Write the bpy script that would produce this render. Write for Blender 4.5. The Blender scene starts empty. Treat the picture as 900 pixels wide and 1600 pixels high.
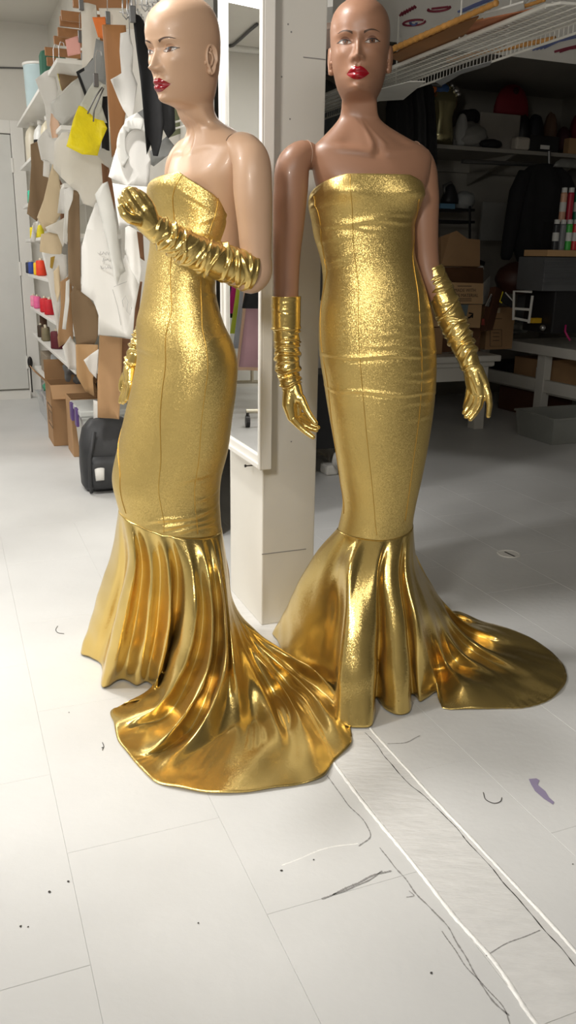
import bpy, bmesh, math, random
import numpy as np
from mathutils import Vector, Matrix
PI = math.pi
R = math.radians
rnd = random.Random(7)
SC = bpy.context.scene
COL = SC.collection

# ------------------------------------------------------------------ camera
CAM_H, TH, ROLL, FPX = 1.21, R(17.0), R(0.9), 1300.0
_f = np.array([0, math.cos(TH), -math.sin(TH)])
_r0 = np.array([1.0, 0, 0])
_u0 = np.array([0, math.sin(TH), math.cos(TH)])
_r = math.cos(ROLL) * _r0 + math.sin(ROLL) * _u0
_u = math.cos(ROLL) * _u0 - math.sin(ROLL) * _r0
CAM = np.array([0, 0, CAM_H])
cd = bpy.data.cameras.new('camera')
cd.sensor_fit = 'VERTICAL'; cd.sensor_height = 36.0; cd.lens = FPX / 1600 * 36.0
cd.clip_start = 0.05; cd.clip_end = 60
co = bpy.data.objects.new('camera', cd); COL.objects.link(co)
m = Matrix.Identity(4)
for i in range(3):
    m[i][0], m[i][1], m[i][2], m[i][3] = _r[i], _u[i], -_f[i], CAM[i]
co.matrix_world = m
SC.camera = co
SC.view_settings.view_transform = 'Standard'
SC.view_settings.look = 'None'
SC.view_settings.gamma = 1.0
SC.view_settings.use_curve_mapping = False
SC.view_settings.exposure = -0.12

# ------------------------------------------------------------------ world and lights
w = bpy.data.worlds.new('world'); SC.world = w; w.use_nodes = True
w.node_tree.nodes['Background'].inputs[0].default_value = (0.9, 0.95, 1.0, 1)
w.node_tree.nodes['Background'].inputs[1].default_value = 0.3

# building axes: UX runs to the right and slightly away, VX runs away and slightly left
ANG = R(22)
UX = np.array([math.cos(ANG), math.sin(ANG), 0])
VX = np.array([-math.sin(ANG), math.cos(ANG), 0])
ORG = np.array([-0.085, 2.62, 0])            # pillar front left corner
def uv(u, v, z=0.0): return ORG + UX * u + VX * v + np.array([0, 0, z])

def light(name, kind, loc, target, power, color=(1, 1, 1), **kw):
    d = bpy.data.lights.new(name, kind); d.energy = power; d.color = color
    for k, v in kw.items(): setattr(d, k, v)
    o = bpy.data.objects.new(name, d); COL.objects.link(o); o.location = loc
    o.rotation_euler = (Vector(target) - Vector(loc)).to_track_quat('-Z', 'Y').to_euler()
    return o
#LIGHTS
light('key_lamp', 'SPOT', (-0.60, -0.30, 1.80), (0.05, 2.4, 1.10), 115, (1.0, 0.96, 0.89), spot_size=R(72), spot_blend=0.35, shadow_soft_size=0.14)
light('track_spot', 'SPOT', (-3.0, 1.2, 2.85), (0.2, 2.6, 0.6), 220, (1.0, 0.97, 0.93), spot_size=R(50), spot_blend=0.3, shadow_soft_size=0.13)
light('ceiling_spot', 'SPOT', (-0.85, 2.30, 2.90), (-0.48, 2.55, 0.0), 138, (1.0, 0.97, 0.93), spot_size=R(88), spot_blend=0.10, shadow_soft_size=0.10)
light('ceiling_panel_left', 'AREA', tuple(uv(-2.0, 0.2, 2.9)), tuple(uv(-2.0, 0.2, 0)), 40, (1.0, 0.97, 0.93), shape='RECTANGLE', size=1.2, size_y=1.8)
light('ceiling_panel_far', 'AREA', tuple(uv(-1.9, 3.4, 2.85)), tuple(uv(-1.7, 3.4, 0)), 58, (1.0, 0.98, 0.95), shape='RECTANGLE', size=0.8, size_y=1.6)
light('fill_light_behind', 'AREA', (0.5, -0.9, 2.55), (0.4, 1.2, 0.6), 20, (1.0, 0.97, 0.93), shape='RECTANGLE', size=1.4, size_y=0.8)  # unseen ambient fill added behind the camera, no known fixture there

# ------------------------------------------------------------------ pixel -> place (measuring the photograph, depth given)
def ray(px, py): return _r * ((px - 450) / FPX) + _u * ((800 - py) / FPX) + _f
def wy(px, py, Y):
    d = ray(px, py); return CAM + d * (Y / d[1])
def wz(px, py, Z=0.0):
    d = ray(px, py); return CAM + d * ((Z - CAM_H) / d[2])
def wpl(px, py, P0, dirv):
    n = np.array([-dirv[1], dirv[0], 0]); d = ray(px, py)
    return CAM + d * (np.dot(np.array([P0[0], P0[1], 0]) - np.array([CAM[0], CAM[1], 0]), n) / np.dot(d, n))

# ------------------------------------------------------------------ materials
MATS = {}
def nodes_of(name):
    m = bpy.data.materials.new(name); m.use_nodes = True
    nt = m.node_tree
    return m, nt, nt.nodes['Principled BSDF']
def N(nt, t, **kw):
    n = nt.nodes.new(t)
    for k, v in kw.items():
        if k.startswith('i_'):
            key = k[2:]
            n.inputs[int(key) if key.isdigit() else key.replace('_', ' ')].default_value = v
        else: setattr(n, k, v)
    return n
def mat(name, col, rough=0.5, metal=0.0, var=0.06, scale=8.0, bump=0.0, bscale=60.0, coat=0.0, alpha=1.0, trans=0.0, emit=0.0, stretch=(1, 1, 1), spec=None):
    if name in MATS: return MATS[name]
    m, nt, b = nodes_of(name)
    tc = N(nt, 'ShaderNodeTexCoord'); mp = N(nt, 'ShaderNodeMapping'); mp.inputs['Scale'].default_value = stretch
    nt.links.new(tc.outputs['Object'], mp.inputs[0])
    no = N(nt, 'ShaderNodeTexNoise', i_Scale=scale, i_Detail=4.0)
    nt.links.new(mp.outputs[0], no.inputs['Vector'])
    rp = N(nt, 'ShaderNodeValToRGB')
    rp.color_ramp.elements[0].position = 0.3; rp.color_ramp.elements[1].position = 0.7
    rp.color_ramp.elements[0].color = tuple(max(0, c * (1 - var)) for c in col) + (1,)
    rp.color_ramp.elements[1].color = tuple(min(1, c * (1 + var)) for c in col) + (1,)
    nt.links.new(no.outputs[0], rp.inputs[0]); nt.links.new(rp.outputs[0], b.inputs['Base Color'])
    b.inputs['Roughness'].default_value = rough; b.inputs['Metallic'].default_value = metal
    b.inputs['Coat Weight'].default_value = coat; b.inputs['Alpha'].default_value = alpha
    b.inputs['Transmission Weight'].default_value = trans
    if spec is not None: b.inputs['Specular IOR Level'].default_value = spec
    if emit:
        b.inputs['Emission Strength'].default_value = emit; b.inputs['Emission Color'].default_value = tuple(col) + (1,)
    if bump:
        n2 = N(nt, 'ShaderNodeTexNoise', i_Scale=bscale, i_Detail=3.0)
        nt.links.new(mp.outputs[0], n2.inputs['Vector'])
        bp = N(nt, 'ShaderNodeBump', i_Strength=bump, i_Distance=0.01)
        nt.links.new(n2.outputs[0], bp.inputs['Height']); nt.links.new(bp.outputs[0], b.inputs['Normal'])
    MATS[name] = m
    return m
def srgb(r, g, b):
    f = lambda c: (c / 255 / 12.92) if c / 255 <= 0.04045 else ((c / 255 + 0.055) / 1.055) ** 2.4
    return (f(r), f(g), f(b))

# ------------------------------------------------------------------ meshes
class MB:
    def __init__(s): s.v = []; s.f = []
    def add(s, vs, fs):
        o = len(s.v); s.v.extend([tuple(map(float, p)) for p in vs]); s.f.extend([tuple(i + o for i in f) for f in fs]); return s
    def box(s, c, size, ax=None, bev=0.0):
        """box centred on c; ax = (x,y,z axis vectors)"""
        X, Y, Z = ax if ax is not None else (np.array([1., 0, 0]), np.array([0, 1., 0]), np.array([0, 0, 1.]))
        c = np.array(c, float); hx, hy, hz = [k / 2 for k in size]
        if bev <= 0:
            vs = [c + X * hx * i + Y * hy * j + Z * hz * k for k in (-1, 1) for j in (-1, 1) for i in (-1, 1)]
            return s.add(vs, [(0, 2, 3, 1), (4, 5, 7, 6), (0, 1, 5, 4), (2, 6, 7, 3), (0, 4, 6, 2), (1, 3, 7, 5)])
        bm = bmesh.new(); bmesh.ops.create_cube(bm, size=1.0)
        for v in bm.verts: v.co = Vector((v.co.x * size[0], v.co.y * size[1], v.co.z * size[2]))
        bmesh.ops.bevel(bm, geom=bm.edges[:], offset=min(bev, min(size) * 0.45), segments=2, affect='EDGES', profile=0.5)
        bm.verts.index_update()
        vs = [c + X * v.co.x + Y * v.co.y + Z * v.co.z for v in bm.verts]; fs = [tuple(v.index for v in f.verts) for f in bm.faces]
        bm.free(); return s.add(vs, fs)
    def loft(s, rings, cap0=True, cap1=True, closed=True):
        n = len(rings[0]); vs = [p for r in rings for p in r]; fs = []
        for i in range(len(rings) - 1):
            for j in range(n if closed else n - 1):
                k = (j + 1) % n
                fs.append((i * n + j, i * n + k, (i + 1) * n + k, (i + 1) * n + j))
        if cap0: fs.append(tuple(range(n))[::-1])
        if cap1: fs.append(tuple((len(rings) - 1) * n + j for j in range(n)))
        return s.add(vs, fs)
    def tube(s, pts, rad, seg=8, cap=True, closed=False):
        pts = [np.array(p, float) for p in pts]; n = len(pts)
        rads = rad if hasattr(rad, '__len__') else [rad] * n
        rings = []; up = None
        for i in range(n):
            if closed: t = pts[(i + 1) % n] - pts[i - 1]
            else: t = pts[min(i + 1, n - 1)] - pts[max(i - 1, 0)]
            t = t / (np.linalg.norm(t) + 1e-12)
            if up is None:
                up = np.array([0, 0, 1.]) if abs(t[2]) < 0.9 else np.array([1., 0, 0])
            a = np.cross(t, up); a /= np.linalg.norm(a) + 1e-12
            b = np.cross(t, a); up = -b
            rings.append([pts[i] + rads[i] * (a * math.cos(2 * PI * k / seg) + b * math.sin(2 * PI * k / seg)) for k in range(seg)])
        if closed: rings.append(rings[0]); cap = False
        return s.loft(rings, cap, cap)
    def lathe(s, prof, c=(0, 0, 0), seg=16, ax=None, sx=1.0, sy=1.0):
        X, Y, Z = ax if ax is not None else (np.array([1., 0, 0]), np.array([0, 1., 0]), np.array([0, 0, 1.]))
        c = np.array(c, float)
        return s.loft([[c + X * (r * sx * math.cos(2 * PI * k / seg)) + Y * (r * sy * math.sin(2 * PI * k / seg)) + Z * z for k in range(seg)] for r, z in prof])
    def prism(s, poly, o, X, Y, depth):
        """2-D polygon in plane (o; X, Y) extruded by depth along X x Y"""
        o, X, Y = np.array(o, float), np.array(X, float), np.array(Y, float); Nn = np.cross(X, Y); n = len(poly)
        a = [o + X * p[0] + Y * p[1] for p in poly]; b = [q + Nn * depth for q in a]
        return s.add(a + b, [tuple(range(n))[::-1], tuple(range(n, 2 * n))] + [(i, (i + 1) % n, (i + 1) % n + n, i + n) for i in range(n)])
    def ball(s, c, r, seg=12, rows=8, ax=None):
        """ellipsoid, r scalar or 3"""
        rr = r if hasattr(r, '__len__') else (r, r, r)
        X, Y, Z = ax if ax is not None else (np.array([1., 0, 0]), np.array([0, 1., 0]), np.array([0, 0, 1.]))
        c = np.array(c, float)
        rings = []
        for i in range(rows + 1):
            t = PI * (0.02 + 0.96 * i / rows)
            rings.append([c + X * rr[0] * math.sin(t) * math.cos(2 * PI * k / seg) + Y * rr[1] * math.sin(t) * math.sin(2 * PI * k / seg) - Z * rr[2] * math.cos(t) for k in range(seg)])
        return s.loft(rings)
    def capsule(s, p0, p1, r0, r1, seg=12):
        p0, p1 = np.array(p0, float), np.array(p1, float); d = p1 - p0; L = np.linalg.norm(d); d = d / L
        pts, rd = [], []
        for k in range(5):
            a = PI / 2 * (1 - k / 4.0) * 0.97; pts.append(p0 - d * r0 * math.sin(a)); rd.append(r0 * math.cos(a))
        for k in range(5):
            a = PI / 2 * (k / 4.0) * 0.97; pts.append(p1 + d * r1 * math.sin(a)); rd.append(r1 * math.cos(a))
        return s.tube(pts, rd, seg)

def mesh_of(name, mb, mats, smooth=False, fix=True):
    me = bpy.data.meshes.new(name); me.from_pydata(mb.v, [], mb.f); me.validate()
    for mm in (mats if isinstance(mats, (list, tuple)) else [mats]): me.materials.append(mm)
    if fix:
        bm = bmesh.new(); bm.from_mesh(me); bmesh.ops.recalc_face_normals(bm, faces=bm.faces[:]); bm.to_mesh(me); bm.free()
    if smooth: me.polygons.foreach_set('use_smooth', [True] * len(me.polygons))
    return me
def setp(o, label=None, cat=None, group=None, kind=None):
    if label: o['label'] = label
    if cat: o['category'] = cat
    if group: o['group'] = group
    if kind: o['kind'] = kind
    return o
def obj(name, mb, mats, parent=None, label=None, cat=None, group=None, kind=None, smooth=False, fix=True, world=True):
    """one mesh object; mb in world coordinates unless world=False (then local to the parent)"""
    me = mb if isinstance(mb, bpy.types.Mesh) else mesh_of(name, mb, mats, smooth, fix)
    o = bpy.data.objects.new(name, me); COL.objects.link(o)
    if parent is not None:
        o.parent = parent
        if world:
            p = parent; off = Vector((0, 0, 0))
            while p is not None: off += p.location; p = p.parent
            o.location = -off
    return setp(o, label, cat, group, kind)
def thing(name, loc, label, cat, group=None, rz=0.0):
    o = bpy.data.objects.new(name, None); COL.objects.link(o); o.empty_display_size = 0.05
    o.location = tuple(map(float, loc)); o.rotation_euler = (0, 0, rz)
    return setp(o, label, cat, group)
def copy_tree(o, parent=None):
    c = o.copy(); COL.objects.link(c)
    if parent is not None: c.parent = parent
    for ch in list(o.children): copy_tree(ch, c)
    return c

def hermite(x, xs, ys):
    """smooth 1-D interpolation through knots (xs ascending), numpy"""
    x = np.asarray(x, float); xs = np.asarray(xs, float); ys = np.asarray(ys, float)
    h = np.diff(xs); dlt = np.diff(ys) / h
    m = np.zeros(len(xs)); m[0], m[-1] = dlt[0], dlt[-1]
    for i in range(1, len(xs) - 1):
        m[i] = (dlt[i - 1] * h[i] + dlt[i] * h[i - 1]) / (h[i] + h[i - 1])
    k = np.clip(np.searchsorted(xs, x) - 1, 0, len(xs) - 2)
    xc = np.clip(x, xs[0], xs[-1])
    t = (xc - xs[k]) / h[k]
    return ((2 * t**3 - 3 * t**2 + 1) * ys[k] + (t**3 - 2 * t**2 + t) * h[k] * m[k] + (-2 * t**3 + 3 * t**2) * ys[k + 1] + (t**3 - t**2) * h[k] * m[k + 1])
def g2(x, y, sx, sy): return np.exp(-(x / sx)**2 - (y / sy)**2)
# ================================================================== mannequins
def gold_material(name, base, rough, glit, fold=0.0):
    m, nt, b = nodes_of(name)
    tc = N(nt, 'ShaderNodeTexCoord')
    vo = N(nt, 'ShaderNodeTexVoronoi', i_Scale=750.0)
    nt.links.new(tc.outputs['Object'], vo.inputs['Vector'])
    sub = N(nt, 'ShaderNodeVectorMath', operation='SUBTRACT'); sub.inputs[1].default_value = (0.5, 0.5, 0.5)
    nt.links.new(vo.outputs['Color'], sub.inputs[0])
    sc = N(nt, 'ShaderNodeVectorMath', operation='SCALE'); sc.inputs['Scale'].default_value = glit
    nt.links.new(sub.outputs[0], sc.inputs[0])
    ge = N(nt, 'ShaderNodeNewGeometry')
    n2 = N(nt, 'ShaderNodeTexNoise', i_Scale=11.0, i_Detail=2.0)
    nt.links.new(tc.outputs['Object'], n2.inputs['Vector'])
    bp = N(nt, 'ShaderNodeBump', i_Strength=0.02 + fold, i_Distance=0.006)
    nt.links.new(n2.outputs[0], bp.inputs['Height'])
    ad = N(nt, 'ShaderNodeVectorMath', operation='ADD'); nt.links.new(bp.outputs[0], ad.inputs[0]); nt.links.new(sc.outputs[0], ad.inputs[1])
    no = N(nt, 'ShaderNodeVectorMath', operation='NORMALIZE'); nt.links.new(ad.outputs[0], no.inputs[0])
    nt.links.new(no.outputs[0], b.inputs['Normal'])
    n3 = N(nt, 'ShaderNodeTexNoise', i_Scale=5.0, i_Detail=2.0); nt.links.new(tc.outputs['Object'], n3.inputs['Vector'])
    rp = N(nt, 'ShaderNodeValToRGB')
    rp.color_ramp.elements[0].position = 0.35; rp.color_ramp.elements[1].position = 0.65
    rp.color_ramp.elements[0].color = tuple(c * 0.93 for c in base) + (1,); rp.color_ramp.elements[1].color = tuple(min(1, c * 1.06) for c in base) + (1,)
    nt.links.new(n3.outputs[0], rp.inputs[0]); nt.links.new(rp.outputs[0], b.inputs['Base Color'])
    b.inputs['Metallic'].default_value = 0.88; b.inputs['Roughness'].default_value = rough
    MATS[name] = m
    return m
GOLD = gold_material('gold_lame', (0.70, 0.515, 0.18), 0.36, 0.36)
GOLD_S = gold_material('gold_lame_glossy', (0.70, 0.515, 0.18), 0.22, 0.15, 0.03)
GOLD_SEAM = mat('gold_seam', (0.66, 0.42, 0.09), 0.35, 0.85)
def skin(name, col):
    return mat(name, col, 0.42, 0, var=0.03, scale=3, bump=0.02, bscale=40, coat=0.06)
SKIN_A = skin('skin_pale', (0.52, 0.335, 0.22))
SKIN_B = skin('skin_brown', (0.32, 0.165, 0.100))
LIP = mat('lip_paint', (0.27, 0.004, 0.012), 0.2, coat=0.35)
EYE_W = mat('eye_paint_white', (0.42, 0.37, 0.33), 0.3)
JOINT_A = mat('joint_dark', (.10, .06, .04), .6)
JOINT_B = mat('joint_pale', (.42, .27, .19), .5)
IRIS = mat('eye_paint_brown', (0.13, 0.06, 0.035), 0.2)
INK = mat('paint_black', (0.012, 0.009, 0.008), 0.4)
BROW_A = mat('brow_paint', (0.075, 0.04, 0.025), 0.6)
LID_A = mat('eye_shadow_paint', (0.40, 0.22, 0.13), 0.45)
LID_B = mat('eye_shadow_dark_paint', (0.16, 0.07, 0.042), 0.45)

# ---------------------------------------------------------------- head surface, in the head's own frame (x: her left, y: forward, h: up from chin)
HH = [-0.034, -0.016, -0.005, 0.001, 0.005, 0.011, 0.020, 0.032, 0.048, 0.070, 0.095, 0.115, 0.135, 0.155, 0.175, 0.192, 0.206, 0.216, 0.2225, 0.2255]
HA = [0.0450, 0.0445, 0.0440, 0.0435, 0.0448, 0.0480, 0.0528, 0.0575, 0.0618, 0.0668, 0.0700, 0.0718, 0.0730, 0.0732, 0.0705, 0.0635, 0.0520, 0.0375, 0.0210, 0.001]
HF = [0.0060, 0.0110, 0.0270, 0.0530, 0.0725, 0.0835, 0.0870, 0.0880, 0.0880, 0.0875, 0.0868, 0.0872, 0.0905, 0.0915, 0.0868, 0.0745, 0.0565, 0.0370, 0.0180, 0.0005]
HB = [0.0740, 0.0735, 0.0730, 0.0730, 0.0730, 0.0735, 0.0750, 0.0775, 0.0820, 0.0885, 0.0940, 0.0970, 0.0985, 0.0975, 0.0930, 0.0845, 0.0715, 0.0545, 0.0335, 0.0015]
HNF = [2.0, 2.0, 1.95, 1.8, 1.7, 1.65, 1.7, 1.8, 1.95, 2.1, 2.2, 2.25, 2.25, 2.2, 2.1, 2.05, 2.0, 2.0, 2.0, 2.0]
YC = -0.012
def feat(x, h):
    ax = np.abs(x); y = np.zeros_like(x)
    # nose
    t = np.clip((0.116 - h) / (0.116 - 0.0765), 0, 1.0)
    ridge = 0.002 + 0.0225 * t**1.15
    low = 1 / (1 + np.exp(-(h - 0.0685) / 0.0017)); up = 1 / (1 + np.exp((h - 0.121) / 0.006))
    wn = 0.0056 + 0.0042 * t**1.5
    y += ridge * low * up * np.exp(-(ax / wn)**2.2)
    y += 0.0030 * g2(x, h - 0.077, 0.0075, 0.0055)
    y += 0.0088 * g2(ax - 0.0125, h - 0.0735, 0.0048, 0.0058)
    y -= 0.004 * g2(ax - 0.0065, h - 0.0675, 0.0035, 0.0022)
    # eye sockets, eyeballs, lids, brow, cheek
    y -= 0.0105 * g2(ax - 0.029, h - 0.113, 0.0165, 0.0105)
    y -= 0.0060 * g2(ax - 0.0155, h - 0.116, 0.007, 0.010)
    y += 0.0065 * g2(ax - 0.0325, h - 0.1105, 0.0135, 0.0075)
    y += 0.0030 * g2(ax - 0.032, h - 0.129, 0.022, 0.006)
    y += 0.0045 * g2(ax - 0.044, h - 0.088, 0.018, 0.013)
    y -= 0.0040 * g2(ax - 0.043, h - 0.052, 0.017, 0.017)
    # mouth
    y += 0.0042 * g2(x, h - 0.0425, 0.023, 0.014)
    y += 0.0052 * np.exp(-(ax / 0.020)**2.5) * np.exp(-((h - 0.0490) / 0.0056)**2)
    y += 0.0064 * np.exp(-(ax / 0.018)**2.5) * np.exp(-((h - 0.0345) / 0.0062)**2)
    y -= 0.0034 * np.exp(-(ax / 0.024)**4) * np.exp(-((h - 0.0419 - 0.6 * x * x) / 0.0014)**2)
    y -= 0.0016 * g2(x, h - 0.0575, 0.0033, 0.0055)
    y += 0.0012 * g2(ax - 0.0055, h - 0.0570, 0.0022, 0.006)
    y -= 0.0030 * g2(x, h - 0.0255, 0.016, 0.0055)
    y += 0.0045 * g2(x, h - 0.0105, 0.0135, 0.009)
    return y
def face_y(x, h):
    x = np.asarray(x, float); h = np.asarray(h, float)
    a = hermite(h, HH, HA); f = hermite(h, HH, HF); n = hermite(h, HH, HNF)
    return YC + (f - YC) * np.maximum(0, 1 - np.abs(x / a)**n)**(1 / n) + feat(x, h)
NR = 168
_t = np.arange(NR) / NR * 2 * PI
PHI = _t - 0.42 * np.sin(_t)
def ell(a, f, b, n, yc, phi=PHI, nb=2.0):
    s, c = np.sin(phi), np.cos(phi)
    nn = np.where(c > 0, n, nb)
    x = a * np.sign(s) * np.abs(s)**(2 / nn)
    y = np.where(c > 0, yc + (f - yc) * np.abs(c)**(2 / nn), yc - (b + yc) * np.abs(c)**(2 / nn))
    return x, y

class Frame:
    def __init__(s, o, yaw, pitch=0.0, roll=0.0):
        f = np.array([math.sin(yaw), -math.cos(yaw), 0]); S = np.array([math.cos(yaw), math.sin(yaw), 0]); Z = np.array([0, 0, 1.])
        F2 = f * math.cos(pitch) - Z * math.sin(pitch); K = Z * math.cos(pitch) + f * math.sin(pitch)
        S2 = S * math.cos(roll) + K * math.sin(roll); K2 = K * math.cos(roll) - S * math.sin(roll)
        s.o, s.S, s.F, s.K = np.array(o, float), S2, F2, K2
    def p(s, x, y, z):
        x, y, z = np.broadcast_arrays(np.asarray(x, float), np.asarray(y, float), np.asarray(z, float))
        return s.o + x[..., None] * s.S + y[..., None] * s.F + z[..., None] * s.K

def make_body(root, bf, hf, hs, rows, skinm, extra=None):
    """rows of torso/neck in the body frame: (z, a, front, back, yc, n); head in the head frame scaled hs"""
    rings = []
    rows = sorted(rows)
    Z = [r[0] for r in rows]
    zz = np.linspace(Z[0], Z[-1], 46)
    P = [hermite(zz, Z, [r[k] for r in rows]) for k in range(1, 7)]
    for i, z in enumerate(zz):
        x, y = ell(P[0][i], P[1][i], P[2][i], P[4][i], P[3][i])
        x = x + P[5][i]
        # collar bones, hollow of the throat, shoulder blades
        if extra is not None: y = y + extra(x, y, z)
        rings.append(bf.p(x, y, np.full(NR, z)))
    body_top = rings[-1]; d0 = rings[-1] - rings[-2]
    hrings = []
    hh = np.concatenate([np.linspace(HH[0], -0.014, 6), np.linspace(-0.013, 0.02, 30), np.linspace(0.0212, 0.135, 92), np.linspace(0.137, 0.2, 22), 0.2255 - 0.0255 * (1 - np.sin(np.linspace(0.08, 1, 16) * PI / 2))])
    A, Fr, B, NF = [hermite(hh, HH, q) for q in (HA, HF, HB, HNF)]
    for i, h in enumerate(hh):
        x, y = ell(A[i], Fr[i], B[i], NF[i], YC)
        w = np.clip((y + 0.0) / 0.03, 0, 1)
        y = y + feat(x, np.full(NR, h)) * w
        hrings.append(hf.p(x * hs, y * hs, np.full(NR, h) * hs))
    d1 = hrings[1] - hrings[0]
    L = np.linalg.norm((hrings[0] - body_top).mean(0))
    e0 = d0.mean(0) + (d0 - d0.mean(0)) * 0.35; e1 = d1.mean(0) + (d1 - d1.mean(0)) * 0.35
    u0 = e0 / np.linalg.norm(d0.mean(0)) * L * 0.9; u1 = e1 / np.linalg.norm(d1.mean(0)) * L * 0.9
    for t in np.linspace(0, 1, 16)[1:-1]:
        rings.append((2 * t**3 - 3 * t**2 + 1) * body_top + (t**3 - 2 * t**2 + t) * u0 + (-2 * t**3 + 3 * t**2) * hrings[0] + (t**3 - t**2) * u1)
    nb_ = len(zz); rings += hrings
    RR = np.array(rings); lo_, hi_ = nb_ - 9, nb_ + 14 + 7
    wgt = np.zeros(len(RR)); wgt[lo_:hi_] = np.minimum(1, np.minimum(np.arange(hi_ - lo_), np.arange(hi_ - lo_)[::-1]) / 5.0)
    for _ in range(60):
        av = RR.copy(); av[1:-1] = 0.5 * (RR[:-2] + RR[2:]); RR = RR + 0.6 * wgt[:, None, None] * (av - RR)
    mb = MB(); mb.loft([list(r) for r in RR])
    # ears (a cupped oval with helix rim, lobe and tragus)
    for sg in (-1, 1):
        O = np.array([sg * 0.0700, -0.016, 0.0])
        def ep(u, v, out):                 # u: back, v: up
            return hf.p(np.array([sg * (0.0672 + out + 0.30 * max(u, 0))]) * hs, np.array([-0.012 - u]) * hs, np.array([0.090 + v + 0.18 * u]) * hs)[0]
        rr = []
        for k in range(29):
            a = 2 * PI * k / 28
            ru, rv = 0.0145 + 0.002 * math.sin(a), 0.0275 + (0.002 if math.sin(a) > 0 else 0.003)
            rr.append((math.cos(a) * ru * (1.0 if math.sin(a) > -0.3 else 0.72) + 0.002, math.sin(a) * rv))
        prof = [(1.0, -0.006), (1.06, 0.003), (1.0, 0.0095), (0.88, 0.0085), (0.78, 0.001), (0.62, 0.000), (0.52, 0.004), (0.42, 0.001), (0.25, -0.003), (0.05, -0.004)]
        rings_e = [[ep(u * k + (1 - k) * 0.002, v * k + (1 - k) * 0.001, o) for (u, v) in rr[:-1]] for k, o in prof]
        mb.loft(rings_e, True, True)
        mb.ball(ep(-0.0115, -0.004, 0.001), 0.0052 * hs, 10, 6)
        mb.tube([ep(-0.003, 0.015, 0.004), ep(0.004, 0.010, 0.0055), ep(0.006, 0.000, 0.006), ep(0.003, -0.010, 0.005), ep(-0.004, -0.015, 0.004), ep(-0.009, -0.012, 0.003)], 0.0026 * hs, 8)
        mb.tube([ep(0.002, 0.012, 0.003), ep(0.004, 0.019, 0.005), ep(0.001, 0.022, 0.004)], 0.0022 * hs, 8)
        mb.ball(ep(-0.002, -0.0235, 0.002), 0.0066 * hs, 10, 8)
    body = obj('body', mb, skinm, root, smooth=True)
    # painted face: grids lying on the face surface
    def patch(name, xs, hs_, off, m, grid=None):
        mb = MB(); n, k = xs.shape
        P = hf.p(xs * hs, (face_y(xs, hs_) + off) * hs, hs_ * hs)
        mb.loft([list(P[i]) for i in range(n)], False, False, closed=False)
        return obj(name, mb, m, body, smooth=True)
    s = np.linspace(-1, 1, 41); T = np.linspace(0, 1, 13)
    xm = s * 0.0268
    up = 0.0424 + 0.0142 * (1 - np.abs(s)**1.9) - 0.0022 * np.exp(-(s / 0.14)**2) - 0.0004
    lo = 0.0414 - 0.0145 * (1 - np.abs(s)**2.2)
    patch('lips', np.tile(xm, (13, 1)), lo[None] + (up - lo)[None] * T[:, None], 0.0008, LIP)
    for sg in (-1, 1):
        ex, eh = sg * 0.0318, 0.1105
        u = np.linspace(-1, 1, 25)
        X = ex + sg * u * 0.0166
        tilt = 0.0016 * u
        top = eh + tilt + OPEN[0] * 0.0062 * (1 - np.abs(u)**2.0) * (1 + 0.1 * u); bot = eh + tilt - 0.0043 * (1 - np.abs(u)**2.3)
        T9 = np.linspace(0, 1, 9)
        patch('eye_white', np.tile(X, (9, 1)), bot[None] + (top - bot)[None] * T9[:, None], 0.0005, EYE_W)
        th = np.linspace(0, 2 * PI, 25); rr = np.linspace(0.05, 1, 6)
        gx = GX[0] * 0.0166
        XI = ex + gx + rr[:, None] * 0.0068 * np.cos(th)[None]; HI = eh + 0.0006 + rr[:, None] * 0.0068 * np.sin(th)[None]
        tI = np.clip((XI - ex) / (sg * 0.0166), -1, 1)
        HI = np.minimum(HI, eh + 0.0016 * tI + OPEN[0] * 0.0060 * (1 - tI**2)); HI = np.maximum(HI, eh + 0.0016 * tI - 0.0038 * (1 - tI**2))
        patch('iris', XI, HI, 0.0009, IRIS)
        XP = ex + gx + rr[:, None] * 0.0024 * np.cos(th)[None]; HP = eh + 0.0008 + rr[:, None] * 0.0024 * np.sin(th)[None]
        patch('pupil', XP, HP, 0.0012, INK)
        # lid line with outer flick
        u2 = np.linspace(-1, 1.22, 30); X2 = ex + sg * u2 * 0.0166
        c2 = eh + 0.0016 * u2 + OPEN[0] * 0.0062 * np.maximum(-0.1, 1 - np.abs(u2)**2.0); wd = 0.0017 * np.clip(1.15 - np.abs(u2 - 0.3)**2.0 * 0.8, 0.1, 1)
        patch('eyelash', np.tile(X2, (3, 1)), np.stack([c2 - wd * 0.4, c2 + wd * 0.3, c2 + wd]), 0.0014, INK)
        u5 = np.linspace(-0.9, 1.0, 20); X5 = ex + sg * u5 * 0.0166
        c5 = eh + 0.0016 * u5 - 0.0040 * (1 - np.abs(u5)**2.3)
        patch('lower_lash', np.tile(X5, (2, 1)), np.stack([c5 - 0.0007, c5]), 0.0011, BROW_A)
        # lid
        c3 = eh + 0.0016 * u + OPEN[0] * 0.0066 * (1 - np.abs(u)**2); c4 = c3 + (0.0055 + 0.004 * (1 - OPEN[0])) * (1 - np.abs(u)**2.5)
        patch('eyelid', np.tile(X, (7, 1)), c3[None] + (c4 - c3)[None] * np.linspace(0, 1, 7)[:, None], 0.0005, extra_lid[0])
        # brow
        b = np.linspace(0, 1, 26)
        bx = sg * (0.0135 + 0.0365 * b); bh = 0.1272 + 0.0068 * np.sin(b * PI * 0.80) - 0.0010 * b
        bw = 0.0036 * (1 - b)**0.6 + 0.0003
        patch('eyebrow', np.tile(bx, (3, 1)), np.stack([bh - bw * 0.6, bh, bh + bw * 0.6]), 0.0006, BROW_A)
    return body
GX = [0.0]; OPEN = [0.8]; extra_lid = [LID_A]

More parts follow.
